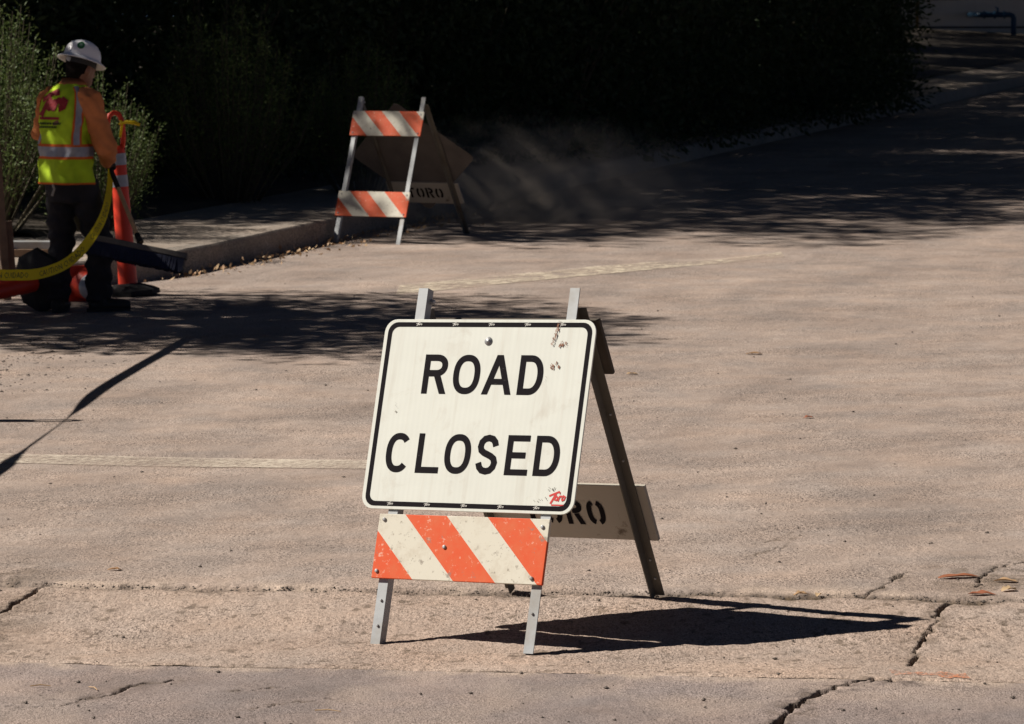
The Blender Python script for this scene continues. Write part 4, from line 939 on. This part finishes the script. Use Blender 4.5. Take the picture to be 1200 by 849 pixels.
def tree_meshes(seed, h, rad, crown_z, crown_h, nclump=150, per=190, ln=0.15, wd=0.085, clump=0.62):
    r = random.Random(seed); rs = np.random.RandomState(seed); mb = MB()
    lean = V3((r.uniform(-.3, .3), r.uniform(-.3, .3), 0)); t0 = crown_z-crown_h*.42
    trunk = [V3((0, 0, -0.2)), V3((0.02, 0, 0.5)), lean*.4+V3((0, 0, t0*.55)), lean*.8+V3((0, 0, t0)), lean+V3((0, 0, crown_z+crown_h*.2))]
    mb.tube(trunk, [0.27, 0.21, 0.17, 0.14, 0.05], 10); ce = []
    for i in range(nclump):
        while True:
            p = V3((r.uniform(-1, 1), r.uniform(-1, 1), r.uniform(-1, 1)))
            if 0.25 < p.length < 1: break
        p = p*(0.75+0.25*r.random()); ce.append(V3((p.x*rad, p.y*rad, crown_z+p.z*crown_h*.5))+lean)
    for c in ce[::5]:
        b0 = trunk[2].lerp(trunk[4], r.uniform(.3, .9)); mid = b0.lerp(c, .5)+V3((r.uniform(-.3, .3), r.uniform(-.3, .3), r.uniform(0, .4)))
        mb.tube([b0, mid, c], [0.07, 0.045, 0.012], 6)
    ce = np.array([tuple(c) for c in ce]); idx = np.repeat(np.arange(len(ce)), per); off = rs.normal(0, 1, (len(idx), 3)); off /= np.linalg.norm(off, axis=1)[:, None]; off *= (clump*rs.rand(len(idx))**.45)[:, None]*(0.7+0.6*rs.rand(nclump)[idx])[:, None]
    off[:, 2] *= .7
    return mb.mesh('trunk', M['bark'], True), leaf_cloud('crown', ce[idx]+off, off/0.5, ln, wd, M['leaf_tree'], seed)
TM = [tree_meshes(11, 9, 4.0, 7.2, 6.0, 165, 150), tree_meshes(12, 9, 4.3, 7.8, 6.5, 175, 150), tree_meshes(14, 6, 2.25, 4.6, 3.4, 190, 95, 0.10, 0.055, 0.38)]
def tree(kind, x, y, sc, rz, label, group, z=None):
    e = empty('tree', (x, y, bank_z(x, y) if z is None else z), (0, 0, rz)); e.scale = (sc,)*3; tag(e, label, 'tree', group)
    link('trunk', TM[kind][0], e); link('crown', TM[kind][1], e)
rt = random.Random(21); G = 'shade trees on the bank beyond the sidewalk'
tree(2, -6.6, 22.75, 1.0, 0.4, 'small young tree throwing dappled shade over the worker', None)
for v in np.arange(38.5, 100, 6.2):
    for u, k in ((-13.6, 0), (-20.0, 1)):
        vv_ = v+rt.uniform(-1, 1)+(2.5 if k else 0); x, y = uv2xy(u+rt.uniform(-.7, .7), vv_)
        if x/y > 0.106: continue
        tree(k, x, y, rt.uniform(.95, 1.15), rt.uniform(0, 6.28), 'leafy tree shading the street from the bank beyond the sidewalk', G)
for (u, v) in ((-17.6, 29.2), (-14.6, 33.4), (-18.5, 36.0), (-25, 28.5), (-27, 37)):
    x, y = uv2xy(u, v); tree(1, x, y, 1.0, rt.uniform(0, 6), 'leafy tree shading the street from the bank beyond the sidewalk', G)
for v in np.arange(37, 110, 7.0):  # row added out of view, closes off sky light above the far street
    x, y = uv2xy(3.8+rt.uniform(-.6, .6), v); tree(0, x, y, 1.1, rt.uniform(0, 6.28), 'unseen leafy tree added at the right to block sky light', 'added sky-blocking trees on the right side', float(road_z(x, y))-0.05)
# shrubs
def sage_mesh(seed, h, rad, stems, per):
    r = random.Random(seed); mb = MB(); P = []; N = []
    for i in range(stems):
        a = r.uniform(0, 6.28); q = rad*math.sqrt(r.random()); b = V3((q*.35*math.cos(a), q*.35*math.sin(a), 0)); hh_ = h*(1-.45*(q/rad)**2)*r.uniform(.7, 1.08)
        tp = V3((q*math.cos(a)*1.1, q*math.sin(a)*1.1, hh_)); m_ = b.lerp(tp, .5)+V3((math.cos(a)*q*.12, math.sin(a)*q*.12, 0)); mb.tube([b, m_, tp], [.010, .006, .002], 4, cap=False)
        for j in range(per):
            t = 0.22+0.78*r.random()**.7; p = (b.lerp(m_, t*2) if t < .5 else m_.lerp(tp, t*2-1)); w = 0.075*(1.15-t)+.012
            o = V3((r.gauss(0, 1), r.gauss(0, 1), r.gauss(0, .7)))*w; P.append(tuple(p+o)); N.append(tuple(o.normalized()*.8+V3((0, 0, .6))))
    return mb.mesh('stems', M['twig']), leaf_cloud('foliage', np.array(P), np.array(N), .034, .011, M['leaf_sage'], seed)
def bush_mesh(seed, h, rad, ncl, per):
    r = random.Random(seed); rs = np.random.RandomState(seed); mb = MB(); ce = []
    for i in range(ncl):
        a = r.uniform(0, 6.28); q = rad*math.sqrt(r.random()); z = h*r.uniform(.04, 1)*(1-.35*(q/rad)**2); ce.append((q*math.cos(a), q*math.sin(a), z))
        if i % 5 == 0: mb.tube([(0.1*math.cos(a), .1*math.sin(a), 0), (q*.5*math.cos(a), q*.5*math.sin(a), z*.6), ce[-1]], [.025, .015, .006], 5, cap=False)
    ce = np.array(ce); idx = np.repeat(np.arange(ncl), per); off = rs.normal(0, .17, (len(idx), 3)); P = ce[idx]+off; P[:, 2] = np.abs(P[:, 2])
    return mb.mesh('stems', M['twig']), leaf_cloud('foliage', P, off*4, .085, .038, M['leaf_dark'], seed, .2)
SM = [sage_mesh(1, 1.75, .75, 105, 130), sage_mesh(2, 1.5, .62, 80, 130)]; BM = [bush_mesh(3, 3.0, 1.15, 130, 70), bush_mesh(4, 3.4, 1.2, 140, 70)]
def shrub(ms, x, y, sc, rz, label, group, name='shrub'):
    e = empty(name, (x, y, bank_z(x, y)-0.03), (0, 0, rz)); e.scale = (sc,)*3; tag(e, label, 'shrub', group); link('stems', ms[0], e); link('foliage', ms[1], e)
shrub(SM[0], -3.85, 27.2, 0.98, 0.3, 'tall grey green feathery shrub at the left behind the plank pile', None, 'sage_shrub')
shrub(SM[1], -3.10, 27.9, 0.80, 1.3, 'grey green feathery shrub right behind the worker and the orange post', None, 'sage_shrub')
shrub(SM[0], -2.35, 31.3, 0.95, 2.2, 'dim feathery shrub rising above the shrub behind the worker', None, 'sage_shrub')
shrub(SM[1], -4.7, 28.6, 1.2, 4.0, 'feathery shrub at the end of the bank beside the tall grey green one', None, 'sage_shrub')
shrub(SM[1], -1.30, 32.6, 0.9, 5.0, 'feathery shrub in shade behind the striped barricade', None, 'sage_shrub')
rs_ = random.Random(31); LB = 'dense dark shrub in the shaded hedge along the sidewalk'; GB = 'hedge shrubs along the sidewalk'
for v in np.arange(27.9, 66.5, 1.5):
    x, y = uv2xy(-11.75+rs_.uniform(-.2, .2)-(1.2 if v < 31 else 0)+min(1.85, max(0, (v-33)*.3)), v)
    if (x+1.0)/y > 0.106: continue
    shrub(BM[rs_.randint(0, 1)], x, y, rs_.uniform(.85, 1.1), rs_.uniform(0, 6.28), LB, GB)
for v in np.arange(28, 67, 2.1):
    x, y = uv2xy(-13.8+rs_.uniform(-.4, .4), v)
    if (x+1.2)/y > 0.104: continue
    shrub(BM[rs_.randint(0, 1)], x, y, rs_.uniform(1.0, 1.3), rs_.uniform(0, 6.28), LB, GB)
for u in np.arange(-25.5, -13.5, 1.7):
    x, y = uv2xy(u, 27.8+rs_.uniform(-.3, .3)); shrub(BM[rs_.randint(0, 1)], x, y, rs_.uniform(.95, 1.2), rs_.uniform(0, 6.28), LB, GB)

# ------------------------------------------------------------------ building far up the street
BX, BY = 12.6, 101.0; BZ = float(road_z(BX, BY))+0.06
bd = empty('building', (BX, BY, BZ-0.4)); tag(bd, 'cream stucco building in shade at the top of the street', 'building')
mb = MB(); mb.box((3.0, 4.0, 3.2), (13, 8, 6.4)); mb.build('wall', M['stucco'], bd)
mb = MB(); mb.box((3.0, -0.012, 0.86), (13, 0.02, 0.05)); mb.build('reveal_strip', M['darktrim'], bd)
mb = MB(); mb.box((3.0, 3.9, 6.5), (13.6, 8.8, 0.2)); mb.build('roof', M['darktrim'], bd)
for wx in (-1.15, 2.6, 6.3):
    mb = MB(); mb.box((wx, -0.02, 2.15), (1.1, 0.06, 1.1)); wf = mb.build('window', M['darktrim'], bd); mb = MB(); mb.box((wx, -0.055, 2.15), (0.96, 0.012, 0.96)); mb.build('pane', M['glass'], wf)
mb = MB(); mb.tube([(-1.75, -0.06, 0.3), (-1.75, -0.06, 5.9)], 0.045, 8); mb.build('downpipe', M['yellowpipe'], bd)
px_, py_ = 13.2, 99.2; pz = float(road_z(px_, py_))
bf = empty('backflow_pipe', (px_, py_, pz)); tag(bf, 'blue painted riser pipe with a valve in front of the cream building', 'pipe')
mb = MB(); mb.tube([(0, 0, 0), (0, 0, 0.78), (-0.03, 0, 0.85), (-0.10, 0, 0.88), (-0.85, 0, 0.88), (-0.92, 0.03, 0.88), (-0.95, 0.10, 0.88), (-0.95, 1.81, 0.88)], 0.072, 12); mb.build('riser', M['bluepipe'], bf, smooth=True)
for x in (-0.25, -0.5, -0.78): mb = MB(); mb.tube([(x-.02, 0, .88), (x+.02, 0, .88)], 0.11, 12); mb.build('flange', M['bluepipe'], bf)
mb = MB(); mb.tube([(-0.42, 0, .88), (-0.42, 0, 1.05)], 0.03, 8); mb.tube([(-0.5, 0, 1.08), (-0.40, 0, 1.05)], 0.018, 6); mb.build('valve_handle', M['bluepipe'], bf)


# ------------------------------------------------------------------ litter, pebbles, dust
rl = random.Random(77)
def leafmesh(L, w, curl, seed):
    r = random.Random(seed); mb = MB(); n = 6; vs = []
    for i in range(n+1):
        t = i/n; ww = w*r.uniform(.9, 1.35)*math.sin(math.pi*min(1, t*.92+.06))**.8; z = curl*.35*math.sin(math.pi*t)*r.uniform(.7, 1.2)-.001
        for s_ in (-1, 0, 1): vs.append((L*(t-.5), s_*ww/2, z+abs(s_)*ww*.22*r.uniform(.3, 1.2)+r.uniform(0, .002)))
    mb.add(vs, [(i*3+k, i*3+k+1, i*3+k+4, i*3+k+3) for i in range(n) for k in range(2)]); return mb
for i, (x, y, L, w, c, a, mt, lab) in enumerate([
    (0.925, 11.86, .055, .03, .012, 10, 'dryleaf', 'curled tan leaf lying in the shadow edge by the pavement joint'), (0.975, 11.84, .035, .02, .02, 70, 'dryleaf', 'small upright pale leaf beside the curled tan leaf'),
    (1.46, 12.16, .14, .035, .010, 12, 'redleaf', 'long reddish leaf by the cracked road edge'), (1.60, 12.05, .08, .035, .010, -20, 'dryleaf', 'pale leaf beyond the long reddish leaf'),
    (1.585, 11.86, .06, .03, .015, 30, 'dryleaf', 'pale curled leaf on the pavement joint'), (1.49, 11.79, .09, .03, .008, -5, 'redleaf', 'flat reddish leaf on the pavement joint'),
    (-1.37, 12.83, .05, .024, .006, 5, 'dryleaf', 'tan leaf alone on the dusty road behind the joint'), (1.36, 17.12, .05, .03, .012, 15, 'redleaf', 'small brown leaf alone on open road'),
    (1.32, 20.38, .09, .05, .008, 0, 'dryleaf', 'pale scrap of leaf far out on the sunny road'), (0.62, 19.3, .06, .04, .006, 0, 'dryleaf', 'tiny pale leaf on the sunny road behind the sign')]):
    o = leafmesh(L, w, c, i).build('dry_leaf', M[mt], None, smooth=True); o.location = (x, y, gzf(x, y)+.003); o.rotation_euler = (0, 0, R_(a)); tag(o, lab, 'leaf', 'fallen leaves on the pavement')
for i, (x, y, L, a, lab) in enumerate([(-0.51, 10.27, .075, -14, 'straw coloured twig on the grey foreground asphalt'), (-1.21, 10.72, .06, -60, 'short pale straw by the foreground crack'), (-1.37, 10.78, .06, 5, 'thin pale straw near the joint')]):
    mb = MB(); mb.tube([(-L/2, 0, .004), (0, .004, .007), (L/2, 0, .004)], [.0016, .002, .0012], 5); o = mb.build('twig', M['wood'], None); o.location = (x, y, gzf(x, y)); o.rotation_euler = (0, 0, R_(a)); tag(o, lab, 'twig', 'twigs on the pavement')
mb = MB()
def stone(x, y, r, z):
    vs = [(x+r*dx*rl.uniform(.6, 1.3), y+r*dy*rl.uniform(.6, 1.3), z+r*dz*rl.uniform(.5, 1)) for dx, dy, dz in ((1, 0, .3), (0, 1, .3), (-1, 0, .3), (0, -1, .3), (.1, .1, .9), (0, 0, -.5))]
    mb.add(vs, [(0, 1, 4), (1, 2, 4), (2, 3, 4), (3, 0, 4), (1, 0, 5), (2, 1, 5), (3, 2, 5), (0, 3, 5)])
for i in range(900):
    y = 10+16*rl.random()**1.5; x = rl.uniform(-.16, .16)*y; stone(x, y, .002+.0075*rl.random()**4, gzf(x, y)+.001)
for i in range(500):
    x = rl.uniform(-2.4, 2.4); y = j1(x)-rl.gauss(.02, .03); stone(x, y, .003+.005*rl.random()**2, gzf(x, y)-.004)
for i in range(260):
    y = rl.uniform(18.5, 21.5); x = -2.75+abs(rl.gauss(0, .35)); stone(x, y, .004+.008*rl.random()**2, gzf(x, y))
tag(mb.build('gravel', M['pebble']), 'scattered dark grit and pebbles on the dusty road', 'gravel', kind='stuff')
P = []
for i in range(420):
    v = rl.uniform(24, 33); u = UK+0.03+abs(rl.gauss(0, .16)); x, y = uv2xy(u, v); P.append((x, y, gzf(x, y)+.006+rl.random()*.012))
for i in range(90):
    a = rl.uniform(0, 1.5); u = UK-RR+(RR+.05+abs(rl.gauss(0, .12)))*math.cos(a); v = VR-(RR+.05+abs(rl.gauss(0, .1)))*math.sin(a); x, y = uv2xy(u, v); P.append((x, y, gzf(x, y)+.008))
me = leaf_cloud('leaf_litter', np.array(P), np.array(P)*0+np.array([.5, .2, .05]), .042, .022, M['dryleaf'], 5); lo = link('leaf_litter', me); tag(lo, 'brown leaf litter gathered along the foot of the kerb', 'leaf litter', kind='stuff')
# dust hanging over the road
k = NT('dust'); k.t.nodes.remove(k.b); vol = k.n('ShaderNodeVolumePrincipled'); vol.inputs['Color'].default_value = (0.80, 0.68, 0.56, 1); vol.inputs['Anisotropy'].default_value = 0.2
v = k.co('Generated'); g = k.n('ShaderNodeTexGradient', gradient_type='SPHERICAL'); mp = k.n('ShaderNodeMapping'); mp.inputs['Location'].default_value = (-1, -1, -.7); mp.inputs['Scale'].default_value = (2, 2, 2); k.l(v, mp.inputs['Vector']); k.l(mp.outputs[0], g.inputs['Vector'])
ns = k.noise(k.co('Object', scale=(1, 1, 1.6), rot=(0, R_(25), 0)), 2.0, 5, .65, 1.2)
k.l(k.math('MULTIPLY', k.math('MULTIPLY', k.ramp(ns, [(.44, 0), (.70, 1)]), k.math('POWER', g.outputs['Fac'], 1.6)), DUST), vol.inputs['Density']); k.l(vol.outputs[0], k.out.inputs['Volume'])
mb = MB(); mb.ball((0, 0, 0), (1.9, 1.6, 0.75), 24, 14); du = mb.build('dust_cloud', k.m); du.location = (0.1, 31.2, 0.68); tag(du, 'thin brown dust drifting over the shaded road by the striped barricade', 'dust', kind='stuff')
